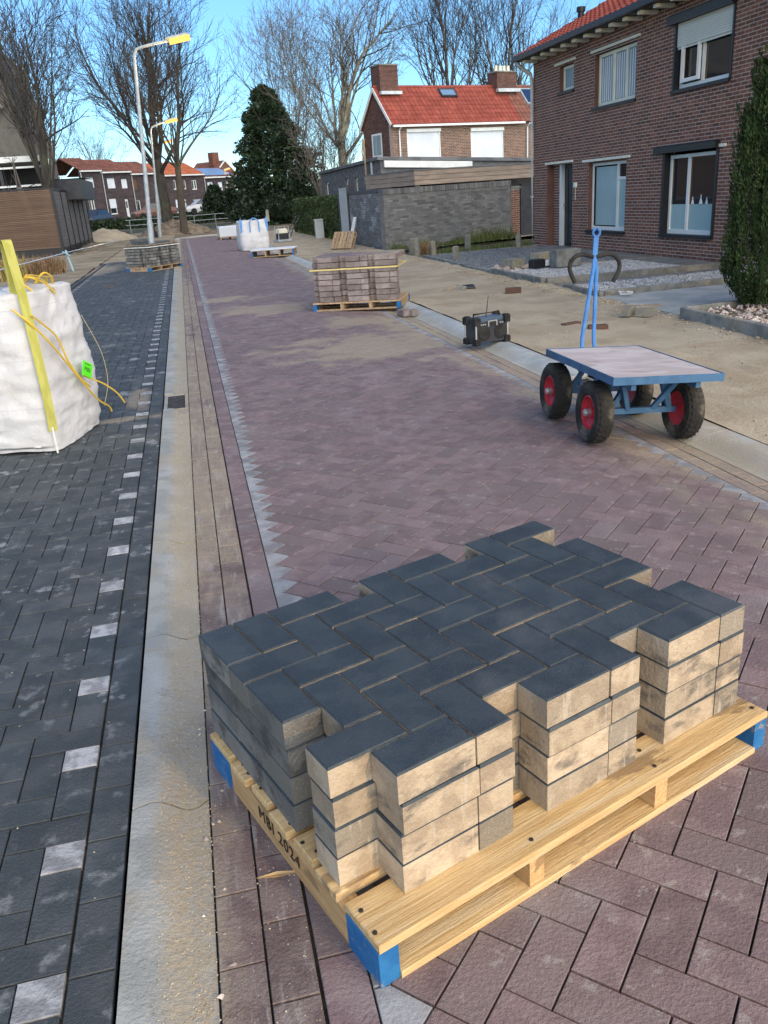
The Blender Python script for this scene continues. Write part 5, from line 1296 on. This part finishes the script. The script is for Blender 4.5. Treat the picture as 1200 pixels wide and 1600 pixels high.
mb = MB(); mb.bbox((-6, -.38, 3.72), (.5, -.3, 3.80), .01); mb.bbox((-6, -.38, 2.95), (.5, -.3, 3.03), .01); mb.build('rail', M_wpaint, CP)
for x in (-3.2, -1.4, .3):
    mb = MB(); mb.bbox((x, -.3, 0), (x + .14, -.16, 3.97), .01); mb.build('post', M_anth, CP)
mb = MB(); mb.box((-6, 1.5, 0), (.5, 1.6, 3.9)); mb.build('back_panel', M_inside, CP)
mb = MB(); mb.bbox((.3, .5, 2.3), (1.9, 7, 3.2), .02); mb.build('dark_annex', M_anth, CP)
mb = MB(); mb.add([(.25, .45, 3.21), (2.0, .45, 3.21), (2.0, 7, 3.35), (.25, 7, 3.35)], [(0, 1, 2, 3)]); mb.build('annex_roof', M_felt, CP)

# --- far street furniture, cars, heaps
RL = thing('street_railing', 'long galvanised tube railing along the far cross road', 'railing', (-4.0, 73.0, .0), 0)
for k in range(9):
    mb = MB(); mb.tube([(k * 1.7, 0, -.1), (k * 1.7, 0, .98)], .035, 6); mb.build('post', M_galv, RL)
for z in (.95, .55):
    mb = MB(); mb.tube([(-.3, 0, z), (14.0, 0, z)], .032, 6); mb.build('rail', M_galv, RL)
for k, (x, y_, nm) in enumerate(((5.0, 71.5, 'left'), (6.25, 64.5, 'right'))):
    mb = MB(); mb.bbox((-.11, -.11, 0), (.11, .11, 1.05), .01); mb.add([(-.1, -.1, 1.05), (.1, -.1, 1.05), (.1, .1, 1.05), (-.1, .1, 1.05), (0, 0, 1.35)], [(0, 1, 4), (1, 2, 4), (2, 3, 4), (3, 0, 4)])
    one(mb, 'white_post', M_cream, ('pointed white wooden post before the ivy tree, just left of the white bag', 'pointed white wooden post before the ivy tree, right of the white bag')[k], 'post', 'white wooden posts', (x, y_, 0))
mb = MB(); prof = [(.0, 0)]
def car(label, x, y, rz, paint, z=.0, L=4.1, grp='parked cars by the far terrace'):
    t = thing('parked_car', label, 'car', (x, y, z), rz, grp)
    sec = [(-2.05, .45, .62), (-1.95, .30, .78), (-1.1, .28, .92), (-.95, .28, .95), (.9, .28, .95), (1.7, .28, .98), (2.0, .32, .9), (2.05, .45, .7)]
    mb = MB(); v = []
    for px_, z0, z1 in sec:
        for yy, zz in ((-.80, z0), (-.86, (z0 + z1) / 2), (-.78, z1), (.78, z1), (.86, (z0 + z1) / 2), (.80, z0)): v.append((px_, yy, zz))
    n = len(sec); mb.add(v, [(i * 6 + k, i * 6 + (k + 1) % 6, (i + 1) * 6 + (k + 1) % 6, (i + 1) * 6 + k) for i in range(n - 1) for k in range(6)] + [tuple(range(6)), tuple(range(n * 6 - 1, n * 6 - 7, -1))])
    mb.build('body', paint, t)
    mb = MB(); v = []; s2_ = [(-1.05, .90, .92, .74), (-.35, 1.42, .92, .60), (1.0, 1.45, .92, .60), (1.75, .98, .92, .72)]
    for px_, z1, z0, hw in s2_: v += [(px_, -hw, z1), (px_, hw, z1)]
    mb.add(v, [(0, 1, 3, 2), (2, 3, 5, 4), (4, 5, 7, 6)]); mb.build('roof', paint, t)
    mb = MB(); v = [(-1.0, -.78, .93), (1.7, -.78, .93), (1.0, -.62, 1.42), (-.35, -.62, 1.39)]; mb.add(v, [(0, 1, 2, 3)]); mb.add([(a, -b, c) for a, b, c in v], [(3, 2, 1, 0)]); mb.build('side_window', M_glass, t)
    for wx in (-1.3, 1.3):
        for wy in (-.8, .8):
            mb = MB(); mb.lathe([(.0, -.1), (.2, -.1), (.31, -.08), (.31, .08), (.2, .1), (0, .1)], 'y', 16, xf=lambda v: v + np.array([wx, wy, .31])); mb.build('wheel', M_rubber, t)
    for wy in (-.6, .6):
        mb = MB(); mb.bbox((-2.06, wy - .14, .58), (-1.98, wy + .14, .72), .01); mb.build('headlight', M_steel, t)
def zt(y): return terr(0, y)
car('white hatchback parked in front of the orange roofed house', 6.3, 93, .35, M_carw, zt(93) - .0)
car('pale silver car half hidden by the big tree trunk', 2.4, 91, .35, M_carw, zt(91))
car('dark red car parked behind the first lamp pole', -2.4, 88, .3, M_redcar, zt(88))
car('dark car parked at the left end of the far terrace', -7.6, 84, 1.2, M_card, zt(84))
def heap(name, label, cat, x, y, rx, ry, h, m, seed, grp=None):
    mb = MB(); v = []; n = 30; q = 12
    for j in range(q + 1):
        for i in range(n):
            f = j / q; th = 2 * math.pi * i / n; px_, py__ = f * rx * math.cos(th), f * ry * math.sin(th)
            v.append((px_, py__, max(-.05, h * (1 - f ** 1.4) + .22 * h * noise.noise(Vector((px_ * 2.2, py__ * 2.2, seed))) + .10 * h * noise.noise(Vector((px_ * 6, py__ * 6, seed)))) - .03))
    mb.add(v, [(j * n + i, j * n + (i + 1) % n, (j + 1) * n + (i + 1) % n, (j + 1) * n + i) for j in range(q) for i in range(n)])
    return one(mb, name, m, label, cat, grp, (x, y, 0), smooth=True)
heap('sand_heap', 'pale heap of sand beside the grey panelled fence side', 'sand heap', -4.6, 56.5, 1.9, 2.4, .75, M_sand, 1)
heap('earth_heap', 'brown earth heap around the foot of the big bare tree', 'earth heap', -.4, 60.5, 2.6, 1.9, .9, M_soil, 2)
heap('earth_heap', 'low brown earth heap at the end of the road kerb curve', 'earth heap', 3.4, 58, 1.8, 1.2, .4, M_soil, 3)
heap('soil_heap', 'dark soil mound along the foot of the grey fence panels', 'soil heap', -4.5, 45, .6, 5.5, .3, M_soil, 4)
mb = MB(); mb.bbox((-.17, -.12, 0), (.17, .12, .95), .015); mb.bbox((-.19, -.14, .951), (.19, .14, 1.0), .01)
one(mb, 'utility_cabinet', M_cabinet, 'narrow grey utility cabinet in front of the hedge', 'cabinet', loc=(5.45, 35.2, -.22))
CM = thing('plate_compactor', 'plate compactor with tilted handle standing on the sand at the side street', 'plate compactor', (3.95, 35.5, 0), .3)
mb = MB(); mb.bbox((-.3, -.25, .02), (.3, .25, .10), .02); mb.build('base_plate', M_galv, CM)
mb = MB(); mb.bbox((-.2, -.18, .11), (.2, .18, .34), .03); mb.build('engine', M_anth, CM)
mb = MB(); mb.bbox((-.2, -.16, .345), (.18, .16, .52), .04); mb.build('fuel_tank', M_cream, CM)
mb = MB()
for y_ in (-.2, .2): mb.tube([(-.25, y_, .1), (-.22, y_, .6), (.22, y_, .6), (.25, y_, .1)], .018, 6)
mb.build('guard_frame', M_galv, CM)
mb = MB()
for y_ in (-.16, .16): mb.tube([(.25, y_, .12), (.45, y_, .5), (.8, y_, .95)], .02, 6)
mb.tube([(.8, -.16, .95), (.8, .16, .95)], .02, 6); mb.build('handle', M_black, CM)
# barrier tape line left of the pavement
BT = thing('guide_line', 'string line on a light blue pin at the left edge of the pavement', 'string line', (-3.4, 27.6, 0))
mb = MB(); mb.tube([(0, 0, 0), (-.12, .1, .62)], .03, 6); mb.tube([(.0, .0, .45), (-.22, .12, .58)], .02, 5); mb.build('pin', mk('pale_blue', (.32, .5, .55), rough=.7), BT)
mb = MB(); mb.tube([(-.12, .1, .55), (-1.6, -10.0, .45)], .015, 4); mb.tube([(-.12, .1, .55), (.5, 16.0, .35)], .015, 4); mb.build('string', M_film, BT)

# ---------------------------------------------------------------- trees and plants
def grow(rng, H, r0, trunk_h, limbs, style, twig_m, bark_m, label, loc, group, seg=1.0, dens=1.0, rot=0., kind='tree', limb_len=(.45, .65), spread=(18, 42), kids=(9, 7, 4), up=.02, wob=.10, lean=0.):
    t = thing('bare_tree', label, 'tree', loc, rot, group)
    TR_, CR_ = MB(), MB()
    def branch(p, d, length, r, lvl):
        n = max(3, int(length / (.55 if lvl > 1 else .8)))
        if lvl >= 3: n = 3
        pts = [p]; rad = [r]; dirs = [d]; st = length / n
        for k in range(n):
            d = d + rng.normal(size=3) * wob * (1.4 if lvl > 1 else 1) + np.array([0, 0, up * (2 if lvl == 1 else 1)]); d = d / np.linalg.norm(d)
            p = p + d * st; pts.append(p); dirs.append(d); rad.append(r * (1 - .80 * (k + 1) / n))
        (TR_ if lvl <= 1 and r > .06 else CR_).tube(pts, np.maximum(rad, .008), 7 if lvl == 0 else (5 if lvl == 1 else 3), cap=False)
        if lvl > 3 or lvl > len(kids): return
        nk = int(kids[lvl - 1] * dens * (.55 * length / 3.2 if lvl == 1 else .6) + .5) if lvl >= 1 else 0
        for _ in range(nk):
            f = rng.uniform(.18, 1.0) ** .8; i = min(n - 1, int(f * n)); q = pts[i] + (pts[i + 1] - pts[i]) * (f * n - i)
            a = R(rng.uniform(18, 52)); ax = rng.normal(size=3); ax -= ax @ dirs[i] * dirs[i]; ax /= np.linalg.norm(ax)
            dd = dirs[i] * math.cos(a) + ax * math.sin(a) + np.array([0, 0, .18]); dd /= np.linalg.norm(dd)
            ll = length * rng.uniform(.34, .6) * (1.2 - .55 * f) if lvl < 3 else rng.uniform(.4, .9)
            branch(q, dd, max(.35, ll), max(.011, rad[i] * .5), lvl + 1)
    # trunk
    n = 8; pts = [np.zeros(3)]; d = np.array([lean, 0, 1.]); rad = [r0 * 1.25]
    for k in range(n):
        d = d + rng.normal(size=3) * .03; d /= np.linalg.norm(d); pts.append(pts[-1] + d * trunk_h / n); rad.append(r0 * (1 - .3 * (k + 1) / n))
    TR_.tube(pts, rad, 10, cap=False)
    for k in range(limbs):
        f = rng.uniform(.55, 1.0) if style != 'fan' else rng.uniform(.75, 1.0)
        if k < 3: f = 1.0
        i = min(n - 1, int(f * n)); q = pts[i] + (pts[min(n, i + 1)] - pts[i]) * min(1, (f * n - i))
        a = R(rng.uniform(*spread)) if k else R(4); az = k * 2.4 + rng.uniform(-.4, .4)
        dd = np.array([math.sin(a) * math.cos(az), math.sin(a) * math.sin(az), math.cos(a)])
        branch(q, dd, H * rng.uniform(*limb_len) * (1.05 if k == 0 else 1) * (1 - .25 * (a / R(60))), r0 * (.55 if k == 0 else rng.uniform(.2, .36)), 1)
    TR_.build('trunk', bark_m, t); CR_.build('crown', twig_m, t)
    return t
rng = np.random.default_rng(11)
G1 = 'bare trees along the street'
grow(rng, 18, .46, 5.2, 13, 'fan', M_twig, M_bark, 'largest bare tree with a thick dark trunk at the end of the road', (-.95, 70, .0), G1, spread=(12, 56), limb_len=(.50, .72), kids=(13, 8, 4), up=.035)
grow(rng, 13, .27, 4.2, 9, 'fan', M_twig, M_bark, 'slimmer bare tree with forked trunk standing on the earth heap', (.15, 59, -.05), G1, spread=(14, 54), limb_len=(.50, .70), kids=(12, 8, 4), up=.04)
grow(rng, 11.5, .26, 2.6, 9, 'fan', M_twig, M_bark, 'dense many-stemmed bare tree beside the slatted fence', (-5.75, 42.0, .0), G1, spread=(6, 34), limb_len=(.50, .78), kids=(11, 8, 4), up=.04)
grow(rng, 13.5, .30, 2.6, 8, 'fan', M_twig, M_bark, 'tall bare tree behind the grey rendered house', (-7.9, 58, .0), G1, spread=(6, 34), limb_len=(.55, .8), kids=(10, 7, 4), up=.04)
grow(rng, 5.2, .20, 2.9, 5, 'fan', M_twig, M_bark3, 'short pollarded tree with knobbly arms behind the slatted fence', (-6.2, 41.0, 0), G1, spread=(50, 80), limb_len=(.22, .34), kids=(6, 4, 2), up=.05)
grow(rng, 16.5, .42, 5.5, 10, 'fan', M_twig2, M_bark2, 'pale barked plane tree behind the red roofed house', (12.5, 66, 0), G1, spread=(10, 46), limb_len=(.42, .62), kids=(11, 8, 5), up=.02, wob=.13)
grow(rng, 15.5, .20, 3.5, 10, 'fan', M_twig2, M_bark3, 'narrow upright bare poplar left of the plane tree', (10.6, 78, 0), G1, spread=(5, 20), limb_len=(.5, .85), kids=(11, 7, 3), up=.05)
grow(rng, 15.5, .34, 5.0, 13, 'fan', M_twig, M_bark3, 'upright branched bare tree behind the middle of the red roof', (20.6, 63, 0), G1, spread=(6, 36), limb_len=(.55, .75), kids=(8, 6, 3), up=.05)
grow(rng, 15.0, .34, 5.0, 13, 'fan', M_twig, M_bark3, 'upright branched bare tree behind the right chimney of the red roof', (24.6, 63, 0), G1, spread=(6, 36), limb_len=(.55, .75), kids=(8, 6, 3), up=.05)
grow(rng, 13.0, .26, 4.0, 9, 'fan', M_twig, M_bark3, 'bare tree showing beside the brick house chimney flue', (29.5, 66, 0), G1, spread=(8, 34), limb_len=(.5, .75), kids=(10, 7, 4), up=.04)
grow(rng, 8.0, .14, 1.5, 10, 'fan', M_twig2, M_bark3, 'low bushy bare tree between the ivy tree and the plane tree', (9.4, 58, 0), G1, spread=(10, 45), limb_len=(.5, .8), kids=(9, 7, 4), up=.03)
grow(rng, 7.0, .14, 1.2, 10, 'fan', M_twig, M_bark3, 'low bushy bare tree in front of the annex roof gap', (11.2, 62, 0), G1, spread=(10, 45), limb_len=(.5, .8), kids=(9, 7, 4), up=.03)
grow(rng, 12.0, .22, 3.0, 9, 'fan', M_twig, M_bark3, 'distant bare tree behind the brown roofs of the far terrace', (-9, 118, 0), G1, spread=(10, 40), limb_len=(.5, .8), kids=(9, 7, 3), up=.03)
grow(rng, 13.0, .22, 3.0, 9, 'fan', M_twig, M_bark3, 'distant bare tree behind the shed and terrace gap', (-14, 106, 0), G1, spread=(10, 40), limb_len=(.5, .8), kids=(9, 7, 3), up=.03)

def leaves(n, pos, nrm, size, asp=2.0, seed=1, jitter=.9, updir=None):
    """n pointed leaf clumps: two triangles each"""
    rg = np.random.default_rng(seed)
    d = rg.normal(size=(n, 3)) * jitter + (nrm if updir is None else np.array(updir)[None] * 1.0 + nrm * .5); d /= np.linalg.norm(d, axis=1)[:, None]
    s_ = np.cross(d, rg.normal(size=(n, 3))); s_ /= np.linalg.norm(s_, axis=1)[:, None]
    L = rg.uniform(.6, 1.3, n)[:, None] * size * asp; W = rg.uniform(.6, 1.2, n)[:, None] * size
    nn_ = np.cross(d, s_)
    V = np.stack([pos - d * L * .3, pos + s_ * W * .5 + nn_ * W * .15, pos + d * L * .7, pos - s_ * W * .5 + nn_ * W * .15], 1)
    F = np.array([[0, 1, 2], [0, 2, 3]])[None] + (np.arange(n) * 4)[:, None, None]
    mb = MB(); mb.add(V.reshape(-1, 3), F.reshape(-1, 3), 0, np.repeat(rg.random(n), 2).astype(np.float32)); return mb
def crown_pts(n, prof, H, seed, lump=.18, shell=.55, k=2.0):
    """points through a crown of given radius profile, thinned by noise so that gaps and lobes appear"""
    rg = np.random.default_rng(seed); P_ = []; N_ = []
    while len(P_) < n:
        f = rg.random(); th = rg.random() * 6.283; r = prof(f)
        x, y_ = math.cos(th), math.sin(th)
        lob = 1 + lump * 1.8 * noise.noise(Vector((x * k, y_ * k, f * H * .8 + seed))) + lump * noise.noise(Vector((x * k * 3, y_ * k * 3, f * H * 2.5)))
        rr = r * lob * (1 - shell * rg.random() ** 2.2)
        if rg.random() > .15 and noise.noise(Vector((x * rr * 1.6, y_ * rr * 1.6, f * H * 1.6 + 9))) < -.38: continue
        P_.append((rr * x, rr * y_, f * H)); N_.append((x, y_, .25))
    return np.array(P_), np.array(N_)
# cypress by the brick house
CY = thing('column_cypress', 'tall dark green column cypress with two tips beside the concrete drive', 'cypress', (6.22, 8.34, .08), 0)
def cprof(f):
    if f < .06: return .16 + f * 2.2
    if f < .16: return .29 + (f - .06) * 1.0
    return .365 * (1 - .10 * (f - .16)) if f < .6 else .345 * max(0, 1 - ((f - .6) / .4) ** 1.5) + .012
P_, N_ = crown_pts(21000, cprof, 2.62, 3, .30, .30, 3.2)
P2, N2 = crown_pts(12000, lambda f: (.30 if f < .75 else .30 * max(0, 1 - ((f - .75) / .25) ** 1.3) + .01), 2.95, 6, .28, .30, 3.2)
P2 = P2 + np.array([.24, .02, .12]); m_ = P2[:, 2] > .5
P_ = np.concatenate([P_, P2[m_]]); N_ = np.concatenate([N_, N2[m_]])
rg = np.random.default_rng(77)            # upright sprays standing out of the surface in tufts
for k in range(420):
    i = rg.integers(0, len(P_)); b_ = P_[i]; nb = 34; h_ = rg.uniform(.10, .26); ou = N_[i] * np.array([1, 1, 0]) * rg.uniform(.0, .07)
    t_ = rg.random(nb)[:, None]; q_ = b_ + np.array([0, 0, 1.]) * t_ * h_ + ou * t_ + rg.normal(size=(nb, 3)) * np.array([.022, .022, .012]) * (1 - .7 * t_)
    P_ = np.concatenate([P_, q_]); N_ = np.concatenate([N_, np.repeat(N_[i][None], nb, 0)])
P_[:, 2] += .05
leaves(len(P_), P_, N_, .017, 3.2, 4, .5, (0, 0, 1.2)).build('foliage', M_leaf, CY)
mb = MB(); mb.tube([(0, 0, -.05), (0.01, 0, .5), (.03, .01, 2.2)], [.05, .045, .015], 8); mb.tube([(.04, 0, .3), (.2, 0, .8), (.25, 0, 2.4)], [.03, .03, .01], 6)
mb.build('stem', M_bark, CY)
# ivy-clad tree
IV = thing('ivy_clad_tree', 'dark evergreen tree smothered in ivy in the middle distance', 'tree', (7.4, 66, 0), 0)
def iprof(f): return float(np.interp(f, (0, .1, .3, .55, .75, .9, .97, 1.0), (2.6, 3.0, 2.8, 2.15, 1.5, .95, .55, .1)))
P_, N_ = crown_pts(26000, iprof, 9.3, 12, .40, .45, 2.3); P_[:, 0] -= .04 * P_[:, 2] * (P_[:, 2] > 5)
leaves(len(P_), P_, N_, .19, 1.5, 13, .8).build('crown', M_ivy, IV)
mb = MB(); mb.tube([(0, 0, -.1), (.05, 0, 3), (-.2, 0, 8.8)], [.35, .3, .08], 8)
rg = np.random.default_rng(4)
for k in range(14):
    z = rg.uniform(3, 8.5); a = rg.uniform(0, 6.28); mb.tube([(0, 0, z), (1.2 * math.cos(a), 1.2 * math.sin(a), z + .9), (2.3 * math.cos(a), 2.3 * math.sin(a), z + 1.2 + rg.random())], [.06, .04, .012], 4)
mb.build('trunk', M_bark, IV)
# hedge with ivy along the side
HG = thing('ivy_hedge', 'dense dark green ivy hedge between the annex and the sand', 'hedge', (6.35, 31.6, 0), 0)
rg = np.random.default_rng(5); n = 15000
P_ = np.stack([rg.uniform(-.62, .7, n), rg.uniform(0, 13.5, n), rg.uniform(.0, 1.62, n)], -1)
bump = np.array([noise.noise(Vector((p[1] * 1.1, p[2] * 1.5, 2))) + .5 * noise.noise(Vector((p[1] * 3, p[2] * 3, 5))) for p in P_])
shellm = rg.random(n) < .75
P_[shellm, 0] = -.62 + .10 * rg.random(shellm.sum()); P_[:, 0] += bump * .16; P_[:, 2] *= 1 + .10 * np.array([noise.noise(Vector((p[1] * .9, 0, 8))) for p in P_])
leaves(n, P_, np.tile([-1., -.1, .3], (n, 1)), .085, 1.3, 15, .8).build('foliage', M_hedge, HG)
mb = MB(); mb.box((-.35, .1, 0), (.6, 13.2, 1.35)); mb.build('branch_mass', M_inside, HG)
# dark conifers by the far terrace and a low hedge
for k, (x, y_, h, r, lab) in enumerate(((3.3, 82, 2.9, 1.3, 'dark bushy conifer in front of the solar panelled far house'), (4.9, 84, 2.4, 1.2, 'smaller dark conifer right of the bushy conifer'), (6.2, 80, 2.2, 1.6, 'wide dark shrub behind the left white post'))):
    t = thing('conifer_shrub', lab, 'shrub', (x, y_, zt(y_)), 0, 'dark shrubs before the far houses')
    P_, N_ = crown_pts(2600, lambda f: r * (1 - .75 * f ** 1.6), h, 20 + k, .25, .5, 1.8)
    leaves(len(P_), P_, N_, .2, 1.6, 30 + k, .8).build('foliage', M_ivy, t)
    mb = MB(); mb.tube([(0, 0, -.1), (0, 0, h * .7)], [.1, .04], 6); mb.build('stem', M_bark, t)
n = 2600; rg = np.random.default_rng(9)
P_ = np.stack([rg.uniform(-9, 3.0, n), rg.uniform(79.2, 80.4, n), rg.uniform(0, .8, n)], -1); P_[:, 2] += np.array([zt(y_) for y_ in P_[:, 1]])
one(leaves(n, P_, np.tile([0, -1., .4], (n, 1)), .2, 1.3, 41), 'low_hedge', M_hedge, 'low green hedge behind the far tube railing', 'hedge')
n = 5200; P_ = np.stack([rg.uniform(7.5, 17, n), rg.uniform(74, 78, n), rg.uniform(0, 2.6, n) ** 1.0], -1)
one(leaves(n, P_, np.tile([0, -1., .4], (n, 1)), .26, 1.3, 42), 'shrub_belt', M_ivy, 'dark belt of evergreen shrubs beyond the ivy tree', 'shrubbery')
n = 4200; P_ = np.stack([rg.uniform(-26, -9, n), rg.uniform(74, 80, n), rg.uniform(0, 3.0, n)], -1)
one(leaves(n, P_, np.tile([0, -1., .4], (n, 1)), .3, 1.3, 43), 'shrub_belt', M_hedge, 'green shrub belt behind the slatted fence', 'shrubbery')
# dry plant ball, dry stems by the bag, weeds along the wall
def tuft(name, label, cat, x, y, r, h, n, m, w=.006, seed=1, grp=None, z=0.):
    rg = np.random.default_rng(seed); mb = MB()
    for k in range(n):
        a = rg.uniform(0, 6.283); q = rg.random() ** .5 * r; b = rg.uniform(0, 6.283); l = h * rg.uniform(.5, 1.1); o = rg.uniform(.1, .6) * l
        p = np.array([q * math.cos(a), q * math.sin(a), 0]); s_ = np.array([-math.sin(b), math.cos(b), 0]) * w
        p2 = p + np.array([o * .4 * math.cos(b), o * .4 * math.sin(b), l * .6]); p3 = p + np.array([o * math.cos(b), o * math.sin(b), l])
        mb.add([p - s_, p + s_, p2 + s_ * .7, p2 - s_ * .7, p3], [(0, 1, 2, 3), (3, 2, 4)], 0, rg.random())
    return one(mb, name, m, label, cat, grp, (x, y, z))
tuft('dry_plant', 'round tuft of dry brown stems between the concrete posts', 'dry plant', 6.06, 21.4, .26, .36, 420, M_dry, .008, 1)
tuft('dry_plant', 'brown dry heather tuft behind the big white bag', 'dry plant', -4.2, 27.5, .6, .55, 700, M_dry, .012, 2)
tuft('dry_plant', 'yellowish dry plant at the left edge behind the big white bag', 'dry plant', -4.9, 25.5, .55, .7, 600, mk('dry_yellow', (.36, .27, .10), (.42, .33, .14), 5, rnd=.4), .012, 3)
def weeds(name, x0, y0, x1, y1, n, h, seed, spread=.15):
    rg = np.random.default_rng(seed); mb = MB()
    for k in range(n):
        f = rg.random(); cl = .5 + .5 * math.sin(f * 25 + seed); l = h * rg.uniform(.3, 1.0) * (.4 + cl)
        p = np.array([x0 + (x1 - x0) * f + rg.normal() * spread * .4, y0 + (y1 - y0) * f - abs(rg.normal()) * spread, .0]); b = rg.uniform(0, 6.283); s_ = np.array([-math.sin(b), math.cos(b), 0]) * .008; o = l * rg.uniform(.1, .7)
        p2 = p + np.array([o * .4 * math.cos(b), o * .4 * math.sin(b), l * .6]); p3 = p + np.array([o * math.cos(b), o * math.sin(b), l * .95])
        mb.add([p - s_, p + s_, p2 + s_ * .7, p2 - s_ * .7, p3], [(0, 1, 2, 3), (3, 2, 4)], 0, rg.random())
    mb.build(name, M_grass, None, 'stuff')
weeds('grass_along_wall', 5.8, 24.3, 10.2, 26.1, 1500, .22, 1, .25)
weeds('grass_by_edging', 6.0, 21.6, 8.9, 21.8, 1500, .16, 2, .35)
weeds('grass_at_pier', 8.4, 25.2, 10.0, 25.9, 800, .4, 3, .3)
weeds('grass_at_hedge', 5.75, 31.5, 5.75, 44, 1200, .25, 4, .2)

# printed lettering becomes real meshes
bpy.context.view_layer.update()
dg = bpy.context.evaluated_depsgraph_get()
for o in [o for o in scene.objects if o.type == 'FONT']:
    me = bpy.data.meshes.new_from_object(o.evaluated_get(dg)); me.name = 'lettering'
    n_ = bpy.data.objects.new('lettering', me); COL.objects.link(n_); n_.parent = o.parent
    n_.matrix_local = o.matrix_local.copy()
    if not me.materials: me.materials.append(M_ink)
    bpy.data.objects.remove(o)
